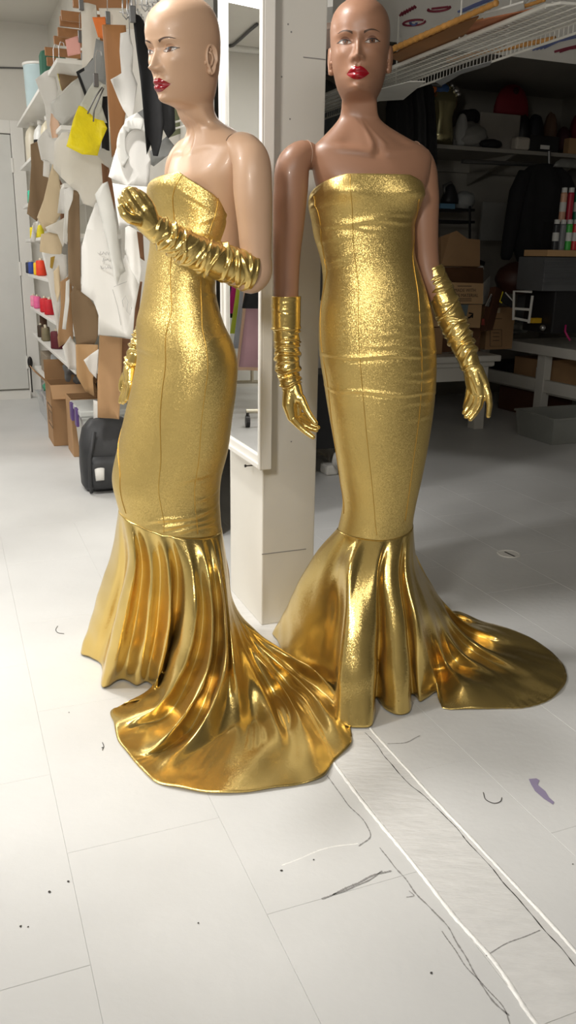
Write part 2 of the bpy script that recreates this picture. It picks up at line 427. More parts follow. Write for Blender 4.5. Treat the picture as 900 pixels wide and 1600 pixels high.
# ---------------------------------------------------------------- limbs
def cat_path(pts, n):
    """smooth path through (x,y,z,r) rows, n samples"""
    P = np.array(pts, float); d = np.r_[0, np.cumsum(np.linalg.norm(np.diff(P[:, :3], axis=0), axis=1))]
    q = np.linspace(0, d[-1], n)
    return np.stack([hermite(q, d, P[:, k]) for k in range(P.shape[1])], 1)
def px_path(rows):            # (px, py, depth, radius)
    return [tuple(wy(a, b, D)) + (r,) for a, b, D, r in rows]
def frames_along(P):
    T = np.gradient(P[:, :3], axis=0); T /= np.linalg.norm(T, axis=1)[:, None]
    A = []; up = np.array([0, -1., 0.15])
    for t in T:
        a = np.cross(t, up); a /= np.linalg.norm(a); A.append(a)
        up = np.cross(a, t)
    A = np.array(A); B = np.cross(T, A)
    return T, A, B
def limb(rows, n=60, seg=48, round0=True, disp=None, round1=True):
    P = cat_path(px_path(rows), n); T, A, B = frames_along(P)
    L = np.r_[0, np.cumsum(np.linalg.norm(np.diff(P[:, :3], axis=0), axis=1))]
    ph = np.arange(seg) / seg * 2 * PI
    rings = []
    if round0:
        r = P[0, 3]
        for k in range(7):
            a = PI / 2 * (1 - k / 7) * 0.98
            rings.append([P[0, :3] - T[0] * r * 0.85 * math.sin(a) + r * math.cos(a) * (A[0] * math.cos(q) + B[0] * math.sin(q)) for q in ph])
    for i in range(n):
        r = np.full(seg, P[i, 3])
        if disp is not None: r = r + disp(L[i], L[-1], ph)
        rings.append([P[i, :3] + r[j] * (A[i] * math.cos(ph[j]) + B[i] * math.sin(ph[j])) for j in range(seg)])
    if round1:
        r = P[-1, 3]
        for k in range(1, 6):
            a = PI / 2 * k / 5 * 0.98
            rings.append([P[-1, :3] + T[-1] * r * 0.8 * math.sin(a) + r * math.cos(a) * (A[-1] * math.cos(q) + B[-1] * math.sin(q)) for q in ph])
    mb = MB(); mb.loft(rings); mb.joint = lambda l: [P[i, :3] + (P[i, 3] + .0004) * (A[i] * math.cos(a) + B[i] * math.sin(a)) for i in [int(np.argmin(np.abs(L - l)))] for a in ph]; return mb
def arm_joint(parent, mb, l, m_):
    j = MB(); j.tube(mb.joint(l), .0011, 5, closed=True); obj('joint_seam', j, m_, parent)
def ruche(seed, n, L0, L1, amp=0.0042, wid=0.0036, tilt=0.018):
    """gathered cloth: rings of folds across the arm, tilted, each over part of the round"""
    q = random.Random(seed); W = []
    for i in range(n):
        W.append((L0 + (L1 - L0) * (i + q.random()) / n, q.uniform(-tilt, tilt), q.uniform(0, 2 * PI), q.uniform(0.35, 1.4) * amp, q.uniform(0.7, 1.4) * wid, q.uniform(0, 2 * PI), q.uniform(-0.1, 0.9), q.uniform(0, 2 * PI)))
    def f(l, Lt, ph):
        r = np.zeros_like(ph)
        for c, ti, p0, a, wd, p1, k, p2 in W:
            if abs(l - c) > 0.05: continue
            win = np.clip(0.5 + k + np.cos(ph - p1), 0, 1.2)
            e = (l - c - ti * np.cos(ph - p0) - 0.003 * np.sin(3 * ph + p2)) / wd
            r += a * win * (np.exp(-e**2) - 0.35 * np.exp(-((e - 1.7) / 0.9)**2))
        return r
    return f
def blob(parts, voxel, smooth=4, extra=None):
    """one continuous surface from overlapping tapered capsules [(p0,p1,r0,r1)], (voxel remesh, relaxed)"""
    mb = MB()
    for p0, p1, r0, r1 in parts: mb.capsule(p0, p1, r0, r1, 14)
    me = mesh_of('tmp', mb, GOLD, fix=True); o = bpy.data.objects.new('tmp', me); COL.objects.link(o)
    md = o.modifiers.new('r', 'REMESH'); md.mode = 'VOXEL'; md.voxel_size = voxel
    sm = o.modifiers.new('s', 'SMOOTH'); sm.factor = 0.5; sm.iterations = smooth
    dg = bpy.context.evaluated_depsgraph_get(); ev = o.evaluated_get(dg); m2 = bpy.data.meshes.new_from_object(ev)
    out = MB(); out.add([v.co for v in m2.vertices], [tuple(p.vertices) for p in m2.polygons])
    bpy.data.objects.remove(o); bpy.data.meshes.remove(me); bpy.data.meshes.remove(m2)
    return out
def hand(palm, fingers, voxel=0.0021):
    """palm: [(px,py,D,r)...] pairs; fingers: lists of (px,py,D,r)"""
    parts = []
    for pth in palm + fingers:
        P = px_path(pth)
        for a, b in zip(P[:-1], P[1:]):
            parts.append((a[:3], b[:3], a[3], b[3]))
    return blob(parts, voxel)

# ---------------------------------------------------------------- fitted dress
class Dress:
    def __init__(s, D, rows, top, seam, bust=(), creases=(), shear=((0, 0), (2, 0))):
        """rows: (py, xl, xr, half depth front, back) silhouette in the plane y=D"""
        Z, CX, A, BF, BB = [], [], [], [], []
        for py, xl, xr, bf, bb in rows:
            pl, pr = wy(xl, py, D), wy(xr, py, D)
            Z.append((pl[2] + pr[2]) / 2); CX.append((pl[0] + pr[0]) / 2); A.append((pr[0] - pl[0]) / 2); BF.append(bf); BB.append(bb)
        o = np.argsort(Z)
        s.Z, s.CX, s.A, s.BF, s.BB = [np.array(q)[o] for q in (Z, CX, A, BF, BB)]
        s.D, s.bust, s.creases, s.shear = D, bust, creases, shear
        def ring(t):
            ph = np.array([R(a) for a, _ in t]); zz = np.array([b for _, b in t])
            return np.r_[ph - 2 * PI, ph, ph + 2 * PI], np.r_[zz, zz, zz]
        s.topr, s.seamr = ring([(a, wy(450, y, D - 0.10 * math.cos(R(a)))[2]) for a, y in top]), ring([(a, wy(450, y, D - 0.09 * math.cos(R(a)))[2]) for a, y in seam])
    def ztop(s, ph): return np.interp(ph, *s.topr)
    def zseam(s, ph): return hermite(ph, *s.seamr)
    def S(s, ph, z, off=0.0):
        ph, z = np.broadcast_arrays(np.asarray(ph, float), np.asarray(z, float))
        cx, a, bf, bb = [hermite(z, s.Z, q) for q in (s.CX, s.A, s.BF, s.BB)]
        sn, cs = np.sin(ph), np.cos(ph)
        b = np.where(cs > 0, bf, bb)
        r = np.full(ph.shape, off)
        for p0, z0, amp, sp, su, sd in s.bust:
            dp = (ph - p0 + PI) % (2 * PI) - PI
            r = r + amp * np.exp(-(dp / sp)**2 - ((z - z0) / np.where(z > z0, su, sd))**2)
        for z0, sl, p0, wp, amp, sz in s.creases:
            dp = (ph - p0 + PI) % (2 * PI) - PI
            e = (z - z0 - sl * dp - 0.003 * np.sin(5 * dp + 40 * z0)) / sz
            r = r + 0.7 * amp * np.exp(-(dp / wp)**4) * (np.exp(-e**2) - 0.5 * np.exp(-((e + 1.6))**2))
        return np.stack([cx + (a + r) * sn, s.D - (b + r) * cs + np.interp(z, [k[0] for k in s.shear], [k[1] for k in s.shear]) * a * sn, z], -1)
    def phi_at(s, px, py):
        """angle on the near side of the dress that shows at a pixel"""
        d = ray(px, py); ph = np.linspace(-PI / 2, PI / 2, 181)
        zg = np.full(181, wy(px, py, s.D - 0.1)[2])
        P = s.S(ph, zg); Q = P - CAM
        x = 450 + FPX * (Q @ _r) / (Q @ _f)
        return float(np.interp(px, x, ph)), float(zg[0])
    def shell(s, nph=300, nz=230):
        ph = np.arange(nph) / nph * 2 * PI - PI
        t = np.linspace(0, 1, nz)[:, None]
        zt, zs = s.ztop(ph)[None], s.zseam(ph)[None]
        G = s.S(np.broadcast_to(ph, (nz, nph)), zt + (zs - zt) * t)
        inner = s.S(np.broadcast_to(ph, (3, nph)), zt + (zs - zt) * np.array([0.0, 0.02, 0.06])[:, None], -0.004)[::-1]
        mb = MB(); mb.loft([list(q) for q in inner] + [list(q) for q in G], False, False)
        return mb
    def seam_line(s, pix, rad=0.0009):
        """a raised sewn line through pixels"""
        q = [s.phi_at(*p) for p in pix]
        n = 60; t = np.linspace(0, len(q) - 1, n)
        ph = hermite(t, range(len(q)), [a for a, _ in q]); z = hermite(t, range(len(q)), [b for _, b in q])
        mb = MB(); mb.tube(list(s.S(ph, z, 0.0006)), rad, 6); return mb

def nz3(P, seed, amp, freq, n=7):
    q = np.random.RandomState(seed); out = np.zeros(P.shape[:-1])
    for i in range(n):
        k = q.normal(size=3) * freq * (0.6 + 0.25 * i); out += np.sin(P @ k + q.uniform(0, 6.28)) / (1 + 0.35 * i)
    return out * amp / 2.2
def g(px, py, z=0.006): return tuple(wz(px, py, z))
def q(px, py, D): return tuple(wy(px, py, D))
def skirt(dress, mer, nph=420, nt=90, crump=0.004, seed=3):
    """flared skirt: meridians (seam angle in degrees, [points to the hem])"""
    mer = sorted(mer, key=lambda m_: m_[0]); M = len(mer)
    G = []
    for a, pts in mer:
        ph = R(a); z0 = float(dress.zseam(np.array([ph]))[0]); S0 = dress.S(np.array([ph]), np.array([z0]), 0.001)[0]
        P = np.array([S0] + [np.array(p, float) for p in pts])
        if len(pts) == 1:
            H = P[-1]; mids = [S0 + (H - S0) * np.array([f, f, t]) for t, f in ((0.18, 0.13), (0.42, 0.36), (0.72, 0.68))]
            P = np.array([S0] + mids + [H])
        d = np.r_[0, np.cumsum(np.linalg.norm(np.diff(P, axis=0), axis=1))]
        qq = np.linspace(0, d[-1], nt)
        G.append(np.stack([hermite(qq, d, P[:, k]) for k in range(3)], 1))
    G = np.array(G)                                   # M x nt x 3
    hem = G[:, -1]; ch = np.linalg.norm(np.diff(np.r_[hem, hem[:1]], axis=0), axis=1)**0.5 + 0.05
    U = np.r_[0, np.cumsum(ch)]                       # M+1
    uu = np.linspace(0, U[-1], nph, endpoint=False)
    xs = np.r_[U[-4:-1] - U[-1], U[:-1], U[-1] + U[:3]]
    Gp = np.concatenate([G[-3:], G, G[:3]], 0)
    out = np.zeros((nt, nph, 3))
    for i in range(nt):
        for k in range(3): out[i, :, k] = hermite(uu, xs, Gp[:, i, k])
    ang = hermite(uu, xs, np.r_[[m_[0] - 360 for m_ in mer[-3:]], [m_[0] for m_ in mer], [m_[0] + 360 for m_ in mer[:3]]])
    ph = np.radians(ang); S0 = dress.S(ph, dress.zseam(ph), 0.001)
    corr = S0 - out[0]
    fade = np.clip(1 - np.linspace(0, 1, nt) / 0.12, 0, 1)[:, None, None]
    out = out + corr[None] * fade
    lowz = np.clip(1 - out[..., 2] / 0.25, 0, 1); tt = np.linspace(0, 1, nt)[:, None]
    dz = nz3(out, seed, crump, 22) * np.clip(tt * 3, 0, 1) * (0.35 + lowz)
    du = np.roll(out, -1, 1) - np.roll(out, 1, 1); dt = np.gradient(out, axis=0)
    nn = np.cross(dt, du); nn /= np.linalg.norm(nn, axis=-1)[..., None] + 1e-9
    out = out + nn * dz[..., None]
    out[..., 2] = np.maximum(out[..., 2], 0.004 + 0.0015 * np.sin(uu * 30)[None]**2)
    mb = MB(); mb.loft([list(r) for r in out], False, False)
    return mb
def cloth(o, t=0.0016):
    md = o.modifiers.new('thickness', 'SOLIDIFY'); md.thickness = t; md.offset = -1
    return o

# ================================================================== B: brown-skinned mannequin facing us
B0 = np.array([0.20, 2.30, 0.0])
mB = thing('mannequin', B0, 'brown-skinned bald mannequin facing front in a strapless gold gown, arms hanging', 'mannequin', 'gold gowned mannequins')
yB = R(12)
fB = Frame((0.200, 2.30, 0), yB)
hB = Frame((0.161, 2.285, 1.590), R(-7), R(-1), R(1.5))
def collar(x, y, z):
    ax = np.abs(x); fr = np.clip(y / 0.03, 0, 1)
    zc = 1.462 + 0.10 * ax
    d = 0.006 * np.exp(-((z - zc) / 0.008)**2) * np.clip((ax - 0.012) / 0.012, 0, 1) * np.clip((0.14 - ax) / 0.04, 0, 1)
    d -= 0.008 * np.exp(-((z - zc - 0.02) / 0.012)**2) * np.exp(-((ax - 0.075) / 0.03)**2)
    d -= 0.007 * g2(x, z - 1.474, 0.010, 0.014)
    d += 0.004 * np.exp(-((ax - 0.012 - (z - 1.47) * 0.26) / 0.008)**2) * np.clip((z - 1.46) / 0.02, 0, 1) * np.clip((1.59 - z) / 0.03, 0, 1)
    return d * fr
rowsB = [(1.24, .100, .068, .068, 0, 2.2, 0), (1.32, .115, .070, .070, 0, 2.2, 0), (1.37, .138, .078, .080, 0, 2.3, 0), (1.40, .148, .082, .086, 0, 2.4, 0), (1.44, .156, .070, .082, -.002, 2.5, 0),
         (1.465, .158, .058, .077, -.005, 2.5, 0), (1.482, .150, .050, .073, -.008, 2.4, 0), (1.496, .126, .043, .069, -.010, 2.3, -.006), (1.508, .103, .036, .065, -.012, 2.1, -.014), (1.520, .083, .028, .061, -.014, 2.0, -.021), (1.531, .068, .020, .057, -.017, 2.0, -.027), (1.540, .059, .014, .054, -.019, 2.0, -.031)]
GX[0] = 0.06; extra_lid[0] = LID_B
bodyB = make_body(mB, fB, hB, 1.0, rowsB, SKIN_B, collar)
setp(bodyB, 'brown skinned bald head, neck and shoulders with red lips')
la = limb([(489, 246, 2.285, .030), (474, 243, 2.272, .036), (461, 254, 2.258, .0415), (454, 300, 2.255, .0435), (451, 350, 2.26, .040), (448, 400, 2.265, .0355), (447, 440, 2.265, .0335), (447, 480, 2.262, .032)])
arm_joint(obj('arm', la, SKIN_B, mB, smooth=True), la, .020, JOINT_B)
ra = limb([(624, 246, 2.315, .030), (638, 243, 2.326, .036), (651, 254, 2.342, .0410), (661, 300, 2.352, .041), (662, 350, 2.355, .039), (665, 400, 2.355, .035), (670, 430, 2.35, .033), (685, 460, 2.34, .031)])
arm_joint(obj('arm', ra, SKIN_B, mB, smooth=True), ra, .036, JOINT_B)

dB = Dress(2.30,
  [(240, 490, 654, .088, .088), (262, 489, 657, .093, .09), (290, 485, 659, .100, .092), (305, 483, 660, .102, .092), (325, 482, 655, .100, .09), (345, 486, 648, .094, .088), (369, 490, 647, .090, .086), (400, 499, 649, .088, .085), (420, 503, 655, .088, .087), (450, 504, 665, .094, .096),
   (482, 500, 673, .099, .108), (530, 498, 680, .102, .120), (560, 500, 682, .102, .118), (600, 506, 681, .099, .112), (650, 514, 676, .096, .104), (700, 523, 668, .093, .098), (750, 531, 658, .090, .092), (790, 535, 649, .088, .090), (815, 531, 645, .090, .091), (850, 521, 648, .096, .097)],
  [(-180, 330), (-110, 322), (-80, 303), (-62, 291), (-22, 270), (42, 270), (66, 285), (88, 304), (110, 322)],
  [(-180, 822), (-110, 822), (-70, 829), (-30, 838), (10, 841), (50, 831), (85, 817), (130, 816)],
  bust=[(yB + R(36), 1.372, .025, .42, .042, .026), (yB - R(36), 1.372, .025, .42, .042, .026)],
  creases=[(1.300, .004, .3, .9, .0042, .0060), (1.286, -.006, -.5, .7, .0030, .005), (1.315, .012, .6, .5, .003, .004), (1.255, .010, -.9, .5, .0022, .006), (1.205, .03, -.9, .5, .0035, .006), (1.19, .03, -1.0, .5, .003, .005),
           (.965, .004, 0, 1.5, .0042, .0045), (.868, -.003, 0, 1.5, .0038, .0042), (1.05, .01, .8, .5, .0022, .005), (1.02, .004, .6, .6, .0022, .005), (.99, -.006, .5, .6, .0025, .0045), (.93, .01, .9, .4, .0025, .006), (.905, .0, .8, .5, .002, .005),
           (1.08, -.01, .7, .4, .002, .005), (.84, .008, .7, .5, .0018, .006), (.80, .0, .9, .4, .0016, .006), (1.335, .03, -1.1, .35, .004, .006), (1.36, .05, -1.2, .3, .004, .005)])
oB = obj('dress', dB.shell(), GOLD, mB, 'gold strapless fitted mermaid gown, its train behind to the right', smooth=True)
for pix in ([(548, 273), (551, 345), (557, 420), (560, 480), (562, 560), (569, 640), (577, 720), (585, 800), (589, 838)],
            [(655, 310), (651, 350), (645, 400), (652, 450), (657, 520), (659, 600), (652, 680), (644, 740), (633, 820)],
            [(491, 298), (500, 345), (506, 400), (511, 425), (503, 470), (501, 530), (511, 600), (520, 680), (531, 760), (537, 815)]):
    obj('seam', dB.seam_line(pix), GOLD_SEAM, oB, smooth=True)
merB = [(-97, [q(497, 860, 2.36), q(468, 905, 2.40), q(446, 955, 2.46), g(433, 1000)]),
        (-72, [q(505, 880, 2.28), q(480, 960, 2.30), g(450, 1035)]),
        (-52, [q(518, 900, 2.23), q(505, 980, 2.22), g(488, 1062)]),
        (-36, [q(533, 880, 2.20), q(531, 960, 2.18), g(519, 1085)]),
        (-26, [q(550, 880, 2.155), q(540, 960, 2.09), q(530, 1050, 2.03), g(523, 1126)]),
        (-16, [q(558, 900, 2.14), q(548, 1000, 2.05), g(536, 1134)]),
        (-4, [q(572, 900, 2.14), q(566, 1000, 2.05), g(556, 1137)]),
        (5, [q(588, 890, 2.15), q(586, 980, 2.08), g(581, 1134)]),
        (13, [q(593, 890, 2.185), q(593, 980, 2.15), g(588, 1090)]),
        (21, [q(602, 890, 2.175), q(604, 980, 2.12), g(602, 1108)]),
        (30, [q(613, 890, 2.175), q(619, 980, 2.11), g(622, 1117)]),
        (38, [q(622, 890, 2.185), q(633, 980, 2.12), g(640, 1113)]),
        (45, [q(626, 890, 2.22), q(635, 970, 2.18), g(645, 1085)]),
        (52, [q(633, 890, 2.21), q(645, 970, 2.15), g(656, 1097)]),
        (60, [q(640, 890, 2.22), q(657, 970, 2.16), g(684, 1082)]),
        (67, [q(644, 890, 2.25), q(662, 960, 2.22), g(686, 1050, .012), g(690, 1090, .008), g(692, 1105)]),
        (75, [q(648, 890, 2.27), q(668, 950, 2.25), g(700, 1040, .045), g(725, 1075, .042), g(735, 1107)]),
        (83, [q(650, 890, 2.30), q(673, 950, 2.29), g(712, 1035, .012), g(760, 1076, .030), g(782, 1106)]),
        (90, [q(653, 890, 2.33), q(679, 950, 2.33), g(722, 1020, .050), g(775, 1055, .020), g(822, 1104)]),
        (97, [q(655, 890, 2.36), q(684, 950, 2.37), g(732, 1015, .020), g(800, 1052, .012), g(862, 1090)]),
        (104, [q(655, 885, 2.39), q(687, 945, 2.40), g(740, 1003, .045), g(818, 1040, .022), g(886, 1056)]),
        (111, [q(653, 880, 2.41), q(688, 940, 2.43), g(742, 992, .015), g(812, 1012, .010), g(862, 1018)]),
        (118, [q(650, 870, 2.42), q(684, 930, 2.46), g(732, 976, .075), g(772, 985, .02), g(806, 986)]),
        (126, [q(647, 865, 2.43), q(680, 925, 2.49), g(718, 964, .03), g(735, 967, .03), g(752, 968, .012)]),
        (134, [q(645, 860, 2.43), q(676, 920, 2.51), g(704, 958, .07), g(712, 953, .05)]),
        (150, [(.42, 2.66, .005)]), (178, [(.2, 2.66, .005)]), (-150, [(.055, 2.62, .005)]), (-122, [(-.045, 2.56, .005)])]
cloth(obj('flared_skirt', skirt(dB, merB, crump=.0032, seed=5), GOLD_S, oB, 'flared gold skirt with train swept out to the right', smooth=True))
def glove(root, rows, n, amp, seed, fingers, palm, label, cuff=None, tilt=0.018, rmin=0.0):
    P = px_path(rows); L = sum(np.linalg.norm(np.array(b[:3]) - np.array(a[:3])) for a, b in zip(P[:-1], P[1:]))
    ru = ruche(seed, n, L * rmin, L * 0.93, amp, tilt=tilt)
    def disp(l, Lt, ph):
        r = ru(l, Lt, ph)
        if l < 0.006: r = r + 0.0012
        if cuff is not None:
            r = r * np.clip((l - cuff * 0.9) / 0.01, 0.12, 1)
            if l < cuff: r = r + 0.0035 + 0.002 * math.exp(-((l - cuff + 0.003) / 0.003)**2)
        return r
    mb = limb(rows, 230, 72, False, disp)
    hb = hand(palm, fingers); mb.add(hb.v, hb.f)
    return obj('glove', mb, GOLD_S, root, label, smooth=True, fix=False)
glove(mB, [(447, 463, 2.262, .0355), (447, 510, 2.262, .0350), (448, 545, 2.262, .0335), (450, 575, 2.258, .0315), (453, 597, 2.252, .0275), (456, 612, 2.248, .024)], 22, .0036, 11,
      [[(470, 622, 2.232, .0125), (479, 641, 2.222, .0098), (486, 652, 2.215, .0085), (493, 661, 2.208, .0072)],
       [(458, 655, 2.232, .0115), (468, 666, 2.216, .0092), (478, 675, 2.206, .0082), (489, 683, 2.198, .0068)],
       [(464, 656, 2.245, .0110), (474, 663, 2.232, .0090), (484, 669, 2.224, .0080), (494, 672, 2.218, .0066)],
       [(466, 652, 2.258, .0105), (477, 659, 2.248, .0085), (487, 664, 2.242, .0075), (497, 668, 2.238, .0062)],
       [(466, 645, 2.268, .0095), (476, 651, 2.262, .0080), (485, 656, 2.258, .0070), (492, 660, 2.255, .0060)]],
      [[(455, 603, 2.25, .0230), (452, 632, 2.240, .0205), (456, 652, 2.234, .0135)], [(458, 608, 2.25, .0220), (462, 634, 2.252, .019), (464, 650, 2.255, .0125)], [(460, 606, 2.247, .021), (466, 622, 2.236, .0155), (471, 625, 2.231, .0125)]],
      'gold gathered glove with a turned cuff on the hanging arm', cuff=0.085, tilt=0.012)
glove(mB, [(674, 421, 2.352, .0315), (684, 445, 2.345, .0345), (697, 478, 2.335, .0375), (709, 507, 2.325, .0365), (722, 537, 2.312, .0325), (732, 562, 2.30, .0275), (740, 584, 2.29, .0235)], 20, .0036, 23,
      [[(757, 600, 2.272, .0110), (763, 617, 2.262, .0098), (765, 633, 2.256, .0085), (763, 650, 2.252, .0066)],
       [(752, 618, 2.270, .0115), (749, 634, 2.256, .0100), (742, 646, 2.246, .0085), (735, 655, 2.242, .0068)],
       [(745, 618, 2.276, .0112), (742, 632, 2.262, .0098), (735, 643, 2.252, .0082), (728, 651, 2.250, .0066)],
       [(738, 615, 2.284, .0108), (735, 627, 2.272, .0094), (730, 637, 2.262, .0080), (725, 645, 2.260, .0064)],
       [(733, 608, 2.292, .0098), (731, 620, 2.284, .0084), (728, 631, 2.276, .0072), (726, 637, 2.274, .006)]],
      [[(741, 580, 2.288, .0225), (748, 603, 2.274, .0165), (751, 618, 2.270, .0120)], [(738, 580, 2.292, .022), (740, 600, 2.284, .0165), (743, 616, 2.277, .0118)], [(736, 580, 2.296, .0215), (735, 598, 2.292, .015), (735, 609, 2.289, .0105)], [(745, 578, 2.285, .0185), (756, 596, 2.274, .0125), (759, 603, 2.270, .011)]],
      'gold gathered glove on the arm reaching out to the right', tilt=0.02, rmin=0.04)

# ================================================================== A: pale mannequin turned left
A0 = np.array([-0.25, 2.20, 0.0])
mA = thing('mannequin', A0, 'pale-skinned bald mannequin turned sideways in a strapless gold gown, one forearm raised', 'mannequin', 'gold gowned mannequins')
yA = R(-56)
fA = Frame((-0.200, 2.20, -0.012), yA)
hA = Frame((-0.2500, 2.150, 1.550), R(-39), R(8), R(-2))
rowsA = [(1.24, .095, .068, .066, 0, 2.2, 0), (1.32, .110, .074, .070, 0, 2.2, 0), (1.37, .134, .084, .080, 0, 2.3, 0), (1.40, .148, .090, .086, 0, 2.4, 0), (1.44, .156, .076, .082, -.002, 2.5, 0),
         (1.465, .158, .062, .077, -.005, 2.5, 0), (1.482, .150, .052, .073, -.008, 2.4, 0), (1.493, .126, .046, .069, -.009, 2.3, 0), (1.502, .102, .042, .063, -.009, 2.1, 0), (1.510, .082, .040, .056, -.007, 2.0, 0), (1.517, .069, .040, .050, -.003, 2.0, 0)]
GX[0] = -0.05; OPEN[0] = 0.55; extra_lid[0] = LID_A
bodyA = make_body(mA, fA, hA, 0.99, rowsA, SKIN_A, collar)
setp(bodyA, 'pale skinned bald head, neck and shoulders with red lips')
laA = limb([(362, 240, 2.115, .030), (377, 233, 2.085, .037), (390, 247, 2.056, .0425), (395, 300, 2.045, .0445), (398, 350, 2.055, .0405), (400, 400, 2.062, .0365), (401, 428, 2.062, .0345), (394, 436, 2.056, .0335), (375, 428, 2.04, .0325), (345, 414, 2.01, .031)], n=90)
arm_joint(obj('arm', laA, SKIN_A, mA, smooth=True), laA, .024, JOINT_A)
obj('arm', limb([(306, 240, 2.29, .030), (296, 238, 2.32, .036), (287, 252, 2.345, .041), (280, 320, 2.375, .040), (272, 400, 2.385, .035), (245, 480, 2.375, .031), (220, 540, 2.36, .026)], n=70), SKIN_A, mA, smooth=True)
dA = Dress(2.20,
  [(235, 250, 348, .11, .13), (262, 240, 356, .112, .115), (290, 227, 362, .118, .118), (310, 225, 366, .118, .118), (345, 229, 367, .115, .115), (380, 231, 356, .115, .13), (420, 226, 342, .11, .125), (450, 222, 338, .112, .13), (480, 216, 344, .12, .14), (505, 210, 352, .13, .15),
   (530, 210, 364, .14, .16), (560, 211, 372, .145, .165), (600, 204, 371, .145, .16), (650, 193, 364, .14, .15), (700, 183, 357, .135, .14), (750, 176, 345, .128, .13), (780, 183, 343, .122, .125), (800, 188, 344, .12, .12), (835, 189, 347, .12, .12), (860, 187, 351, .122, .122)],
  [(-180, 352), (-130, 320), (-88, 296), (-55, 286), (-6, 272), (38, 306), (60, 328), (88, 348), (130, 356)],
  [(-180, 800), (-120, 798), (-80, 800), (-42, 815), (-4, 832), (33, 838), (72, 834), (110, 824)],
  bust=[(yA + R(30), 1.372, .016, .45, .045, .032)],
  creases=[(.548, .012, .35, .6, .0055, .0055), (.532, .016, .55, .6, .006, .0055), (.517, .010, .7, .45, .005, .005), (.56, .02, .9, .4, .004, .005), (.60, .02, 1.0, .35, .003, .005), (.47, .03, .9, .3, .003, .005),
           (1.30, .02, .9, .5, .0028, .005), (1.26, -.03, .5, .5, .0022, .006), (1.02, .03, 1.1, .4, .003, .006), (.98, .0, -1.0, .5, .003, .008), (1.34, -.05, .2, .4, .002, .005), (.66, .01, .8, .4, .002, .006), (1.16, -.03, 1.1, .4, .003, .006), (1.12, -.02, 1.2, .4, .003, .006)], shear=((.60, 0), (.85, -.25), (1.2, -.40), (1.5, -.46)))
oA = obj('dress', dA.shell(), GOLD, mA, 'gold strapless fitted mermaid gown, its train spread forward over the floor', smooth=True)
for pix in ([(284, 274), (270, 320), (268, 400), (268, 480), (258, 540), (252, 620), (251, 720), (254, 800), (256, 829)],
            [(341, 310), (328, 360), (316, 410), (314, 460), (322, 540), (319, 620), (312, 700), (304, 770), (309, 836)],
            [(203, 610), (190, 680), (187, 740), (192, 790), (197, 806)]):
    obj('seam', dA.seam_line(pix), GOLD_SEAM, oA, smooth=True)
